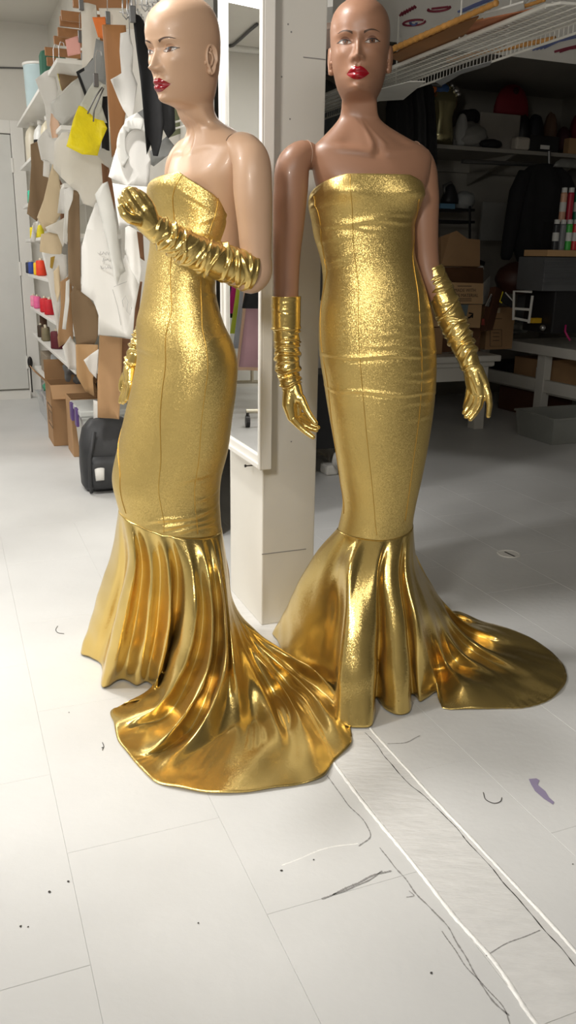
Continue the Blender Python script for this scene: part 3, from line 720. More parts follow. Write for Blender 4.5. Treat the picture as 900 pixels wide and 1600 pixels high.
merA = [(-88, [q(172, 870, 2.28), q(150, 940, 2.34), g(125, 1021)]),
        (-75, [q(183, 880, 2.22), q(162, 960, 2.28), g(140, 1028)]),
        (-64, [q(196, 880, 2.20), q(182, 960, 2.27), g(156, 1036)]),
        (-51, [q(203, 870, 2.10), q(185, 950, 2.12), g(159, 1074)]),
        (-43, [q(211, 870, 2.085), q(198, 950, 2.10), g(170, 1074)]),
        (-33, [q(222, 880, 2.125), q(214, 960, 2.155), g(190, 1064)]),
        (-22, [q(236, 880, 2.085), q(232, 960, 2.085), g(214, 1072)]),
        (-12, [q(250, 880, 2.105), q(247, 960, 2.12), g(228, 1066)]),
        (-3, [q(263, 880, 2.07), q(266, 960, 2.055), q(256, 1030, 2.10), g(240, 1080)]),
        (5, [q(276, 890, 2.10), q(274, 960, 2.11), g(252, 1052, .03), g(238, 1090)]),
        (11, [q(286, 890, 2.07), q(288, 960, 2.04), q(272, 1030, 2.04), g(242, 1092, .045), g(205, 1100, .012), g(175, 1108)]),
        (20, [q(300, 890, 2.06), q(306, 960, 2.02), q(288, 1040, 2.00), g(244, 1104, .055), g(178, 1130, .01)]),
        (30, [q(312, 890, 2.07), q(318, 960, 2.06), q(304, 1040, 2.05), g(262, 1120, .012), g(184, 1156)]),
        (40, [q(324, 890, 2.06), q(332, 960, 2.02), q(322, 1050, 1.97), g(275, 1128, .065), g(222, 1172, .014), g(196, 1172)]),
        (49, [q(333, 890, 2.08), q(341, 960, 2.07), q(334, 1050, 2.04), g(295, 1142, .010), g(218, 1198)]),
        (58, [q(342, 890, 2.075), q(351, 960, 2.03), q(350, 1050, 1.97), g(318, 1128, .055), g(262, 1195, .010), g(244, 1222)]),
        (65, [q(346, 890, 2.10), q(355, 960, 2.08), q(358, 1050, 2.03), g(342, 1145, .010), g(282, 1232)]),
        (72, [q(350, 890, 2.11), q(357, 950, 2.09), q(366, 1040, 2.02), g(374, 1115, .035), g(352, 1190, .008), g(328, 1239)]),
        (79, [q(352, 890, 2.14), q(358, 945, 2.13), q(374, 1030, 2.08), g(396, 1120, .012), g(395, 1190, .008), g(380, 1238)]),
        (86, [q(354, 890, 2.17), q(359, 940, 2.17), q(382, 1012, 2.13), g(416, 1085, .050), g(436, 1150, .014), g(430, 1231)]),
        (93, [q(355, 890, 2.20), q(360, 940, 2.20), q(384, 1010, 2.17), g(428, 1085, .010), g(454, 1150, .008), g(464, 1226)]),
        (99, [q(356, 890, 2.22), q(360, 940, 2.22), q(386, 1000, 2.20), g(438, 1068, .050), g(478, 1140, .022), g(503, 1214, .01)]),
        (105, [q(356, 890, 2.24), q(361, 940, 2.24), q(390, 1000, 2.23), g(450, 1070, .012), g(495, 1130, .008), g(522, 1188)]),
        (111, [q(356, 890, 2.26), q(361, 935, 2.26), q(390, 990, 2.25), g(450, 1048, .052), g(505, 1100, .035), g(549, 1160, .008)]),
        (117, [q(355, 885, 2.28), q(361, 935, 2.28), q(390, 990, 2.28), g(460, 1050, .012), g(508, 1085, .01), g(545, 1128)]),
        (123, [q(354, 880, 2.29), q(361, 930, 2.30), q(388, 980, 2.30), g(450, 1025, .055), g(495, 1050, .055), g(526, 1085, .035)]),
        (130, [q(352, 875, 2.31), q(360, 930, 2.32), q(388, 975, 2.34), g(440, 1018, .030), g(490, 1046, .02)]),
        (140, [q(350, 870, 2.32), q(358, 925, 2.36), g(384, 985, .03), g(422, 1008)]),
        (158, [(-.16, 2.52, .005)]), (178, [(-.26, 2.62, .005)]), (-160, [(-.38, 2.64, .005)]), (-135, [(-.52, 2.60, .005)]), (-110, [(-.62, 2.50, .005)])]
cloth(obj('flared_skirt', skirt(dA, merA, crump=.0045, seed=9), GOLD_S, oA, 'flared gold skirt with train swept forward over the floor', smooth=True))
glove(mA, [(392, 425, 2.053, .0445), (362, 416, 2.03, .0415), (330, 404, 2.0, .0395), (300, 390, 1.972, .0370), (268, 373, 1.945, .0335), (243, 357, 1.925, .0290), (228, 346, 1.915, .0255)], 36, .0028, 31,
      [[(204, 338, 1.885, .0104), (195, 325, 1.880, .0096), (190, 312, 1.884, .0086), (196, 305, 1.894, .0072)],
       [(214, 330, 1.885, .0104), (203, 314, 1.880, .0096), (196, 301, 1.884, .0086), (202, 296, 1.896, .0072)],
       [(224, 322, 1.893, .0102), (214, 307, 1.888, .0094), (206, 298, 1.890, .0084), (211, 297, 1.902, .0070)],
       [(233, 318, 1.903, .0096), (225, 307, 1.898, .0086), (217, 301, 1.898, .0076), (219, 303, 1.908, .0064)],
       [(215, 344, 1.885, .0125), (203, 342, 1.868, .0108), (194, 335, 1.862, .0096), (189, 324, 1.864, .0076)]],
      [[(231, 349, 1.912, .0235), (212, 343, 1.892, .0135), (205, 339, 1.886, .0108)], [(232, 347, 1.910, .0235), (219, 335, 1.890, .0140), (214, 330, 1.885, .0108)], [(234, 346, 1.910, .0225), (228, 328, 1.895, .0135), (224, 322, 1.893, .0105)], [(236, 345, 1.912, .021), (235, 326, 1.902, .0125), (233, 318, 1.903, .0098)]],
      'gold gathered glove on the raised forearm, fingers curled', tilt=0.026)
glove(mA, [(246, 478, 2.375, .035), (232, 512, 2.366, .034), (219, 543, 2.358, .0305), (209, 566, 2.352, .0255), (204, 582, 2.348, .022)], 12, .0036, 41,
      [[(199, 602, 2.345, .0105), (194, 613, 2.343, .009), (190, 621, 2.342, .008), (188, 628, 2.342, .0066)],
       [(201, 604, 2.335, .0105), (197, 615, 2.332, .009), (194, 622, 2.331, .008), (192, 629, 2.331, .0066)],
       [(203, 604, 2.325, .0102), (200, 614, 2.322, .0088), (197, 621, 2.321, .008), (195, 627, 2.321, .0066)],
       [(204, 600, 2.316, .0098), (202, 610, 2.313, .0085), (200, 618, 2.312, .0075), (199, 623, 2.312, .0062)],
       [(196, 585, 2.352, .0105), (191, 594, 2.35, .0092), (189, 602, 2.348, .008), (189, 609, 2.347, .0066)]],
      [[(204, 580, 2.348, .021), (200, 594, 2.345, .0165), (199, 603, 2.345, .0115)], [(204, 580, 2.34, .021), (203, 594, 2.328, .0155), (203, 603, 2.325, .011)], [(203, 575, 2.35, .018), (197, 586, 2.351, .0115)]],
      'gold glove just showing behind the hip', tilt=0.015)
# ================================================================== room shell
Zv = np.array([0, 0, 1.])
BX = (UX, VX, Zv)
WHITE = mat('white_wall_paint', srgb(222, 219, 211), 0.6, var=0.03, scale=2.5, bump=0.05, bscale=25)
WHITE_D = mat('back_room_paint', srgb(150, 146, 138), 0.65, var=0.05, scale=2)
TRIM = mat('white_gloss_paint', srgb(232, 230, 224), 0.35, var=0.02, scale=4, bump=0.03, bscale=30)
def ubox(u0, u1, v0, v1, z0, z1, bev=0.0):
    mb = MB(); mb.box(uv((u0 + u1) / 2, (v0 + v1) / 2, (z0 + z1) / 2), (abs(u1 - u0), abs(v1 - v0), abs(z1 - z0)), BX, bev); return mb
def to_uv(P):
    d = np.array(P) - ORG; return float(d @ UX), float(d @ VX), float(d[2])

# floor: painted panels near the camera, painted slab beyond
def floor_mat():
    m, nt, b = nodes_of('white_floor_paint')
    tc = N(nt, 'ShaderNodeTexCoord')
    n1 = N(nt, 'ShaderNodeTexNoise', i_Scale=1.6, i_Detail=6.0); n2 = N(nt, 'ShaderNodeTexNoise', i_Scale=45.0, i_Detail=4.0)
    n3 = N(nt, 'ShaderNodeTexNoise', i_Scale=9.0, i_Detail=8.0)
    for n in (n1, n2, n3): nt.links.new(tc.outputs['Object'], n.inputs['Vector'])
    r1 = N(nt, 'ShaderNodeValToRGB'); e = r1.color_ramp.elements
    e[0].position, e[1].position = 0.3, 0.72; e[0].color = srgb(203, 203, 201) + (1,); e[1].color = srgb(219, 219, 217) + (1,)
    nt.links.new(n1.outputs[0], r1.inputs[0])
    r3 = N(nt, 'ShaderNodeValToRGB'); e = r3.color_ramp.elements
    e[0].position, e[1].position = 0.76, 0.82; e[0].color = (1, 1, 1, 1); e[1].color = (0.72, 0.71, 0.69, 1)
    nt.links.new(n3.outputs[0], r3.inputs[0])
    mx = N(nt, 'ShaderNodeMix', data_type='RGBA', blend_type='MULTIPLY'); mx.inputs[0].default_value = 0.6
    nt.links.new(r1.outputs[0], mx.inputs[6]); nt.links.new(r3.outputs[0], mx.inputs[7])
    nt.links.new(mx.outputs[2], b.inputs['Base Color'])
    rr = N(nt, 'ShaderNodeMapRange'); rr.inputs[3].default_value = 0.36; rr.inputs[4].default_value = 0.52
    nt.links.new(n1.outputs[0], rr.inputs[0]); nt.links.new(rr.outputs[0], b.inputs['Roughness'])
    bp = N(nt, 'ShaderNodeBump', i_Strength=0.08, i_Distance=0.01); nt.links.new(n2.outputs[0], bp.inputs['Height'])
    nt.links.new(bp.outputs[0], b.inputs['Normal'])
    return m
FLOOR = floor_mat()
floor = obj('floor', ubox(-4.2, 4.6, -5.2, 5.4, -0.10, -0.0015), FLOOR, kind='structure')
PU, PV = 0.335, 0.61
GAP = 0.0005
strip_u = None
sl = [to_uv(wz(x, y)) for x, y in ((517, 1187), (585, 1275), (650, 1355), (720, 1445), (770, 1500), (835, 1595))]
sr = [to_uv(wz(x, y)) for x, y in ((595, 1157), (675, 1245), (745, 1320), (825, 1405), (895, 1482))]
SU0, SU1 = float(np.mean([q_[0] for q_ in sl])), float(np.mean([q_[0] for q_ in sr]))
def panel(u0, u1, v0, v1, name='floor_panel', h=0.004, m=None):
    if u1 - u0 < 0.02 or v1 - v0 < 0.02: return
    mb = MB(); c = uv((u0 + u1) / 2, (v0 + v1) / 2, 0); x, y, d = (u1 - u0) / 2 - GAP / 2, (v1 - v0) / 2 - GAP / 2, 0.0006
    b = [c + UX * (x * i) + VX * (y * j) + Zv * (-0.0016) for i, j in ((-1, -1), (1, -1), (1, 1), (-1, 1))]
    t0 = [c + UX * (x * i) + VX * (y * j) + Zv * (h - 0.0046) for i, j in ((-1, -1), (1, -1), (1, 1), (-1, 1))]
    t = [c + UX * ((x - d) * i) + VX * ((y - d) * j) + Zv * (h - 0.004) for i, j in ((-1, -1), (1, -1), (1, 1), (-1, 1))]
    mb.loft([b, t0, t], False, True)
    obj(name, mb, m or FLOOR, floor)
V0, V1 = -2.46, 1.40
row = 0
u = SU0 - PU * 7
while u < 2.1:
    a0, a1 = u, u + PU
    cuts = [(a0, a1)]
    out = []
    for c0, c1 in cuts:
        if c1 <= SU0 or c0 >= SU1: out.append((c0, c1))
        else:
            if c0 < SU0: out.append((c0, SU0))
            if c1 > SU1: out.append((SU1, c1))
    vv = V0 - (0.30 if row % 2 else 0.0)
    while vv < V1:
        for c0, c1 in out: panel(c0, c1, max(vv, V0), min(vv + PV, V1))
        vv += PV
    u += PU; row += 1
UEND = u
far = MB()
for bb in ((-4.2, 4.6, V1, 5.4), (-4.2, SU0 - PU * 7, V0, V1), (UEND, 4.6, V0, V1), (-4.2, 4.6, -5.2, V0)):
    x = ubox(bb[0], bb[1], bb[2], bb[3], -0.0016, 0.0); far.add(x.v, x.f)
obj('floor_paint_layer', far, FLOOR, floor)
# the patched strip with its caulk beads and cracks
PATCH = mat('patched_strip_paint', srgb(214, 213, 210), 0.45, var=0.05, scale=14, bump=0.28, bscale=30, stretch=(1, 3, 1))
vv = V0
for k, L in enumerate((0.83, 1.24, 0.9, 0.92)):
    panel(SU0, SU1, vv, min(vv + L, V1), 'strip_patch', 0.0046, PATCH); vv += L
CAULK = mat('white_caulk', srgb(238, 237, 233), 0.3, bump=0.3, bscale=90)
CRACK = mat('crack_dirt', (0.05, 0.047, 0.042), 0.9)
CRACK_L = mat('crack_dirt_pale', (0.28, 0.27, 0.26), 0.9)
def floor_curve(pix, n, wob, seed, z=0.0):
    P = np.array([wz(x, y, z) for x, y in pix]); d = np.r_[0, np.cumsum(np.linalg.norm(np.diff(P, axis=0), axis=1))]
    qq = np.linspace(0, d[-1], n); C = np.stack([hermite(qq, d, P[:, k]) for k in range(3)], 1)
    q_ = np.random.RandomState(seed); e = np.zeros(n)
    for f in (9, 23, 51, 90): e += np.sin(qq * f + q_.uniform(0, 6)) * q_.uniform(0.3, 1) / (f / 9)**0.5
    T = np.gradient(C, axis=0); Nn = np.stack([-T[:, 1], T[:, 0], 0 * T[:, 0]], 1); Nn /= np.linalg.norm(Nn, axis=1)[:, None] + 1e-9
    return C + Nn * (e * wob)[:, None], Nn, q_
def bead(pix, wd, hgt, seed, name='caulk_bead', m=None, n=90):
    C, Nn, q_ = floor_curve(pix, n, 0.0012, seed)
    w_ = wd * (0.75 + 0.5 * q_.rand(n)); rings = []
    for i in range(n):
        rings.append([C[i] + Nn[i] * w_[i] * x + Zv * (hgt * max(0, 1 - abs(x)**2) - 0.001) for x in (-1, -0.6, 0, 0.6, 1)])
    mb = MB(); mb.loft(rings, False, False, closed=False); return obj(name, mb, m or CAULK, floor, smooth=True)
def crack(pix, wd, seed, m=None, wob=0.003, name='floor_crack', n=110):
    C, Nn, q_ = floor_curve(pix, n, wob, seed)
    w_ = wd * (0.35 + q_.rand(n))
    mb = MB(); mb.loft([[C[i] - Nn[i] * w_[i] + Zv * 0.0012, C[i] + Nn[i] * w_[i] + Zv * 0.0012] for i in range(n)], False, False, closed=False)
    return obj(name, mb, m or CRACK, floor)
bead([(510, 1178), (517, 1187), (585, 1275), (650, 1355), (720, 1445), (770, 1500), (835, 1595), (850, 1615)], 0.0055, 0.004, 1)
bead([(578, 1138), (595, 1157), (675, 1245), (745, 1320), (825, 1405), (895, 1482), (915, 1505)], 0.0050, 0.004, 2)
crack([(570, 1145), (585, 1160), (635, 1220), (690, 1270), (750, 1340), (800, 1395), (845, 1445), (900, 1510)], 0.0011, 3)
crack([(512, 1212), (540, 1255), (572, 1290), (578, 1308), (560, 1322)], 0.0012, 4, CRACK_L)
crack([(590, 1326), (605, 1345), (650, 1395), (700, 1450), (740, 1515), (765, 1550), (797, 1585)], 0.0014, 5, CRACK_L, 0.004)
crack([(692, 1455), (722, 1500), (752, 1540), (785, 1575), (796, 1600)], 0.0010, 6, CRACK_L, 0.005)
crack([(760, 1495), (800, 1472), (845, 1455)], 0.0009, 7, CRACK_L)
crack([(500, 1402), (545, 1385), (580, 1372), (612, 1362)], 0.0018, 8, CRACK_L, 0.006)
crack([(520, 1400), (550, 1388), (600, 1364)], 0.0016, 9, CRACK_L, 0.007)
bead([(440, 1352), (470, 1340), (510, 1325), (560, 1318)], 0.003, 0.0015, 10)
crack([(606, 1163), (630, 1161), (656, 1150)], 0.0010, 11, CRACK_L)
crack([(635, 1403), (648, 1400), (640, 1392)], 0.0008, 12, CRACK_L, .001)
PURP = mat('violet_mark', srgb(150, 140, 168), 0.6)
mb = MB(); P = [wz(x, y, 0.0012) for x, y in ((826, 1217), (838, 1216), (843, 1219), (840, 1226), (852, 1236), (858, 1246), (866, 1253), (864, 1257), (850, 1248), (836, 1236), (830, 1226))]
mb.add(P, [tuple(range(len(P)))]); obj('paint_mark', mb, PURP, floor, 'violet scuff on the white floor')
for i, (x, y, r) in enumerate(((160, 1168, .003), (77, 1393, .004), (107, 1377, .003), (32, 1447, .003), (44, 1448, .002), (674, 1520, .003), (490, 1343, .002), (895, 1350, .002), (310, 1442, .002), (440, 1360, .003), (108, 1113, .002), (205, 1035, .002))):
    mb = MB(); c = wz(x, y, 0.0012); k = 7
    mb.add([c + r * (0.6 + rnd.random() * 0.6) * np.array([math.cos(2 * PI * j / k), math.sin(2 * PI * j / k), 0]) for j in range(k)], [tuple(range(k))]); obj('floor_speck', mb, CRACK, floor)
THREAD = mat('loose_thread', (0.06, 0.055, 0.05), 0.8)
for nm, pix, lb in (('thread', [(90, 978), (87, 984), (92, 989), (100, 990)], 'curl of dark thread lying on the white floor left of the gown'), ('thread', [(755, 1238), (760, 1250), (772, 1255), (782, 1252), (784, 1246)], 'curl of dark thread lying on the floor near the violet scuff'), ('thread', [(160, 1160), (162, 1166), (160, 1172)], 'short dark thread on the floor left of the spread train')):
    C, _, _ = floor_curve(pix, 24, 0.0, 1, 0.0015); mb = MB(); mb.tube(list(C), 0.0009, 5)
    setp(obj(nm, mb, THREAD, smooth=True), lb, 'thread', 'threads on the floor')
# brass-less round floor plug
t = thing('floor_plug', wz(795, 866), 'round white floor plug with a dark slot in the floor to the right', 'floor plug')
mb = MB(); mb.lathe([(0.001, 0.0), (0.046, 0.0), (0.050, 0.002), (0.049, 0.004), (0.043, 0.0045), (0.040, 0.003), (0.001, 0.003)], wz(795, 866), 36); obj('cover', mb, TRIM, t, smooth=False)
mb = MB(); c = wz(797, 866, 0.0036); dv = wz(805, 870, 0.0036) - wz(788, 862, 0.0036); L = np.linalg.norm(dv); dv /= L
mb.box(c, (L, 0.008, 0.001), (dv, np.cross(Zv, dv), Zv)); obj('slot', mb, INK, t, 'dark slot')

# walls, ceilings
VD = 5.21                                     # door wall
obj('wall_back_left', ubox(-4.2, 0.14, VD, VD + 0.1, 0, 3.0), WHITE, kind='structure')
obj('wall_partition', ubox(0.06, 0.14, 0.95, VD, 0, 3.0), WHITE, kind='structure')
VB = 4.25
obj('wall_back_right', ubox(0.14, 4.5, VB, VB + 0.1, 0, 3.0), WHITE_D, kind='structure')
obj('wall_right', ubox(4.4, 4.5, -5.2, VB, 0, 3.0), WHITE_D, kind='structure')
obj('wall_left', ubox(-4.2, -4.1, -5.2, VD, 0, 3.0), WHITE, kind='structure')
obj('wall_front', ubox(-4.2, 4.5, -5.2, -5.1, 0, 3.0), WHITE, kind='structure')
obj('ceiling', ubox(-4.2, 0.10, -5.2, VD + 0.1, 2.95, 3.05), WHITE, kind='structure')
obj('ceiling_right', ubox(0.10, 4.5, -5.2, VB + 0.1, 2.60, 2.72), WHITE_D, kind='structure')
col = obj('column', ubox(0, 0.19, 0, 0.343, 0, 2.95, 0.004), WHITE, kind='structure')
mb = MB()
for z0, L in ((0.72, 0.19), (1.22, 0.07)): pass
for (x, y) in ((450, 38), (455, 50), (440, 120), (453, 186), (448, 555), (455, 690)):
    c = wpl(x, y, uv(0, 0), UX); mb.box(c, (0.004, 0.003, 0.004), BX)
obj('nail_hole', mb, CRACK_L, col, kind='stuff')
mb = MB(); mb.box(wpl(418, 865, uv(0, 0), UX) + UX * 0.06, (0.16, 0.002, 0.003), BX); mb.box(wpl(506, 93, uv(0, 0), UX) - UX * 0.03, (0.07, 0.002, 0.003), BX)
obj('paint_ridge', mb, CRACK_L, col, kind='stuff')
t = thing('screw', uv(-0.003, 0.05, .545), 'black screw sticking out of the column below the mirror', 'screw')
mb = MB(); c = wpl(396, 727, uv(0, 0), VX); mb.tube([c, c - UX * 0.028], 0.0022, 8); mb.tube([c - UX * 0.026, c - UX * 0.031], 0.005, 8); obj('shank', mb, INK, t)
# mouldings and cable of the far left corner
mb = MB(); c0 = uv(-0.75, VD - 0.03, 2.93)
mb.tube([uv(-4.0, VD - 0.03, 2.93), uv(-0.95, VD - 0.03, 2.93), uv(-0.62, VD - 0.10, 2.90), uv(-0.50, VD - 0.35, 2.91), uv(-0.46, VD - 1.2, 2.93), uv(-0.46, 0.2, 2.93)], 0.028, 8)
obj('trim_1', mb, TRIM, kind='structure', smooth=True)
PW = lambda x, y, off=0.0: wpl(x, y, uv(0, VD - off), UX)
mb = MB(); mb.tube([PW(-30, 105, .012), PW(20, 106, .012), PW(55, 107, .012), PW(63, 112, .012), PW(70, 116, .012)], 0.006, 6)
setp(obj('cable', mb, mat('grey_cable', (0.11, 0.11, 0.11), 0.6)), 'thin dark cable running along the white wall above the door', 'cable')
# door
d0 = to_uv(PW(42, 622)); du1 = to_uv(PW(30, 411))[0]
DR = du1; ztop = PW(9, 211)[2]
door = obj('door_1', ubox(DR - 0.92, DR, VD - 0.045, VD, 0.075, ztop, 0.004), mat('door_paint', srgb(214, 214, 209), 0.45, var=0.02), kind='structure')
fr = MB()
for a in (ubox(DR + 0.004, DR + 0.105, VD - 0.06, VD, 0, ztop + 0.105, 0.004), ubox(DR - 1.03, DR - 0.924, VD - 0.06, VD, 0, ztop + 0.105, 0.004), ubox(DR - 0.924, DR + 0.004, VD - 0.06, VD, ztop + 0.006, ztop + 0.105, 0.004)): fr.add(a.v, a.f)
obj('door_frame', fr, TRIM, door)
obj('door_sill', ubox(DR - 0.924, DR + 0.004, VD - 0.12, VD, 0.0, 0.062), TRIM, door)
for py in (258, 420, 566):
    mb = MB(); c = PW(12 + (py - 258) * 0.085, py, .055); h = c[2]; cc = uv(DR + 0.002, VD - 0.055, h); mb.tube([cc - Zv * 0.055, cc + Zv * 0.055], 0.011, 10); obj('hinge', mb, TRIM, door)
bl = MB(); x = ubox(DR + 0.11, -0.02, VD - 0.02, VD, 0, 0.12); bl.add(x.v, x.f); obj('baseboard_back_left', bl, TRIM, kind='structure')

# mirror on the column's side
MU = -0.022
mt = thing('wall_mirror', uv(MU, 0.1, 0.57), 'tall white framed mirror hung on the side of the column', 'mirror')
m0, m1, z0, z1, fw = -0.085, 0.315, 0.572, 2.30, 0.040
fm = MB()
for a in ((m0, m0 + fw, z0, z1), (m1 - fw, m1, z0, z1), (m0 + fw, m1 - fw, z0, z0 + fw), (m0 + fw, m1 - fw, z1 - fw, z1)):
    x = ubox(MU - 0.012, -0.0005, a[0], a[1], a[2], a[3], 0.003); fm.add(x.v, x.f)
for a in ((m0, m0 + fw * 0.42, z0, z1), (m1 - fw * 0.42, m1, z0, z1), (m0 + fw * .42, m1 - fw * .42, z0, z0 + fw * .42), (m0 + fw * .42, m1 - fw * .42, z1 - fw * .42, z1)):
    x = ubox(MU - 0.019, MU - 0.010, a[0], a[1], a[2], a[3], 0.003); fm.add(x.v, x.f)
obj('frame', fm, TRIM, mt)
mm, nt, b = nodes_of('mirror_silver'); b.inputs['Metallic'].default_value = 1; b.inputs['Roughness'].default_value = 0.01; b.inputs['Base Color'].default_value = (.86, .87, .86, 1)
obj('glass', ubox(MU - 0.004, -0.002, m0 + fw - .002, m1 - fw + .002, z0 + fw - .002, z1 - fw + .002), mm, mt, 'silvered glass')
# ================================================================== left side: shelves, thread, boxes, hanging patterns
SHU = -0.27
PS = lambda x, y, u_=SHU: wpl(x, y, uv(u_, 0), VX)
METAL = mat('steel', (0.55, 0.55, 0.55), 0.3, 0.9)
METAL_D = mat('dark_steel', (0.18, 0.18, 0.18), 0.4, 0.8)
KRAFT = mat('kraft_card', srgb(178, 140, 100), 0.75, var=0.07, scale=5)
KRAFT_L = mat('kraft_paper', srgb(190, 152, 108), 0.8, var=0.06, scale=4)
KRAFT_D = mat('taupe_paper', srgb(140, 116, 88), 0.8, var=0.06, scale=4)
BROWN = mat('brown_card', srgb(124, 86, 58), 0.75, var=0.08, scale=5)
PAPER = mat('white_paper', srgb(228, 226, 221), 0.8, var=0.03, scale=5)
PAPER_G = mat('tracing_paper', srgb(205, 204, 198), 0.6, var=0.05, scale=6)
MUSLIN = mat('muslin', srgb(222, 217, 206), 0.85, var=0.05, scale=7, bump=0.1, bscale=30)
BEIGE = mat('beige_paper', srgb(220, 200, 166), 0.8, var=0.05, scale=5)
PEACH = mat('peach_paper', srgb(236, 200, 172), 0.8)
YELLOW = mat('yellow_bag', srgb(242, 222, 20), 0.5, var=0.06, scale=20, bump=0.5, bscale=26)
ORANGE = mat('orange_card', srgb(238, 130, 62), 0.7)
PINK = mat('pink_card', srgb(240, 178, 168), 0.7)
BLACK = mat('black_cloth', (0.006, 0.006, 0.007), 0.8, var=0.2, scale=12, bump=0.2, bscale=30)
GREY = mat('grey_cloth', srgb(150, 152, 152), 0.8)
WOOD = mat('brown_wood', srgb(166, 116, 72), 0.5, var=0.14, scale=9, stretch=(1, 1, 0.12))
WOOD_R = mat('rail_wood', srgb(164, 116, 74), 0.5, var=0.14, scale=9)
CLEAR = mat('clear_plastic', srgb(232, 236, 238), 0.12, trans=0.75, alpha=1.0)
MILKY = mat('milky_plastic', srgb(226, 228, 224), 0.3, trans=0.25)
# shelving
sh = thing('shelving_unit', uv(-0.1, 3.5, 0), 'white wall shelves stacked with thread beside the white door', 'shelves')
SZ = {}
for k, (x, y) in enumerate(((34, 181), (37, 256), (41, 319), (46, 373), (56, 431), (62, 488), (74, 541), (75, 597))):
    z = PS(x, y)[2]; SZ[k] = z
    obj('shelf', ubox(SHU, 0.06, 3.46 if k == 7 else 2.3, 4.75, z - 0.022, z, 0.003), TRIM, sh)
for v_ in (2.31, 3.5, 4.74): obj('upright', ubox(0.02, 0.06, v_ - .012, v_ + .012, 0, 2.35), TRIM, sh)
for k in SZ:
    mb = MB(); mb.prism([(0.05, SZ[k] - .024), (-0.2, SZ[k] - .024), (0.05, SZ[k] - .13)], uv(0, 4.60, 0), UX, Zv, 0.012); obj('bracket', mb, TRIM, sh)
def lathe_local(prof, seg=18):
    mb = MB(); mb.lathe(prof, seg=seg); return mb
CONE = {}
def thread_cone(px, py, k, r, h, colr, cname, label, cls='cone', core=True):
    P = wz(px, py, SZ[k]); un = to_uv(P); P = uv(max(un[0], SHU + r + .004), un[1], SZ[k])
    key = (cname, r, h)
    if key not in CONE:
        m = mat('thread_' + cname, colr, 0.6, var=0.10, scale=30, bump=0.3, bscale=260, stretch=(0.1, 0.1, 1))
        body = mesh_of('thread', lathe_local([(r * 0.55, 0), (r * 0.98, 0.004), (r, 0.010), (r * 0.93, h * 0.80), (r * 0.80, h * 0.86), (r * 0.3, h * 0.88)]), m, True)
        cc = mesh_of('core', lathe_local([(r * 0.62, -0.0), (r * 0.62, 0.003), (r * 0.32, 0.003), (r * 0.30, h * 0.95), (r * 0.26, h), (r * 0.16, h), (r * 0.16, h * 0.9)], 14), mat('cone_core', srgb(215, 205, 180), 0.6), True)
        CONE[key] = (body, cc)
    t = thing('thread_cone', P, label, 'thread cone', 'cones of sewing thread on the shelves')
    for nm, me in zip(('thread', 'core'), CONE[key]): obj(nm, me, None, t, world=False)
for a in (
  (37, 318, 2, .026, .10, srgb(20, 20, 24), 'black', 'black thread cone on the third shelf from the top'), (44, 318, 2, .030, .105, srgb(70, 200, 165), 'mint', 'mint green thread cone on the third shelf from the top'),
  (41, 371, 3, .026, .095, srgb(216, 200, 30), 'lime', 'lime yellow thread cone nearest the door'), (48, 373, 3, .028, .095, srgb(236, 214, 40), 'yellow', 'lemon yellow thread cone behind the curled white paper'),
  (42, 427, 4, .022, .10, srgb(48, 52, 70), 'slate', 'slate grey thread cone at the left end of its shelf'), (47, 428, 4, .026, .105, srgb(52, 76, 158), 'blue', 'royal blue thread cone'), (54, 430, 4, .028, .105, srgb(244, 196, 40), 'gold', 'golden yellow thread cone between the blue and orange ones'), (63, 431, 4, .038, .125, srgb(232, 66, 32), 'orange', 'orange red thread cone, largest on its shelf'),
  (47, 479, 5, .026, .10, srgb(246, 150, 180), 'pink', 'pale pink thread cone at the left end of its shelf'), (53, 482, 5, .030, .105, srgb(238, 108, 160), 'rose', 'rose pink thread cone beside the red cones'), (62, 488, 5, .036, .115, srgb(206, 26, 40), 'red', 'bright red thread cone next to the pink ones'), (72, 492, 5, .040, .12, srgb(196, 20, 36), 'crimson', 'crimson thread cone half hidden by a white pattern'),
  (53, 527, 6, .026, .105, srgb(62, 48, 34), 'umber', 'dark umber thread cone at the left end of its shelf'), (61, 532, 6, .034, .115, srgb(104, 82, 60), 'brown', 'brown thread cone beside the dark umber cone'), (70, 533, 6, .030, .11, srgb(126, 116, 88), 'olive', 'olive grey thread cone behind the maroon one'), (81, 545, 6, .048, .135, srgb(92, 16, 30), 'maroon', 'large maroon thread cone at the shelf front'), (69, 520, 6, .030, .175, srgb(88, 58, 40), 'chestnut', 'tall chestnut thread cone at the back of the maroon one')):
    thread_cone(*a)
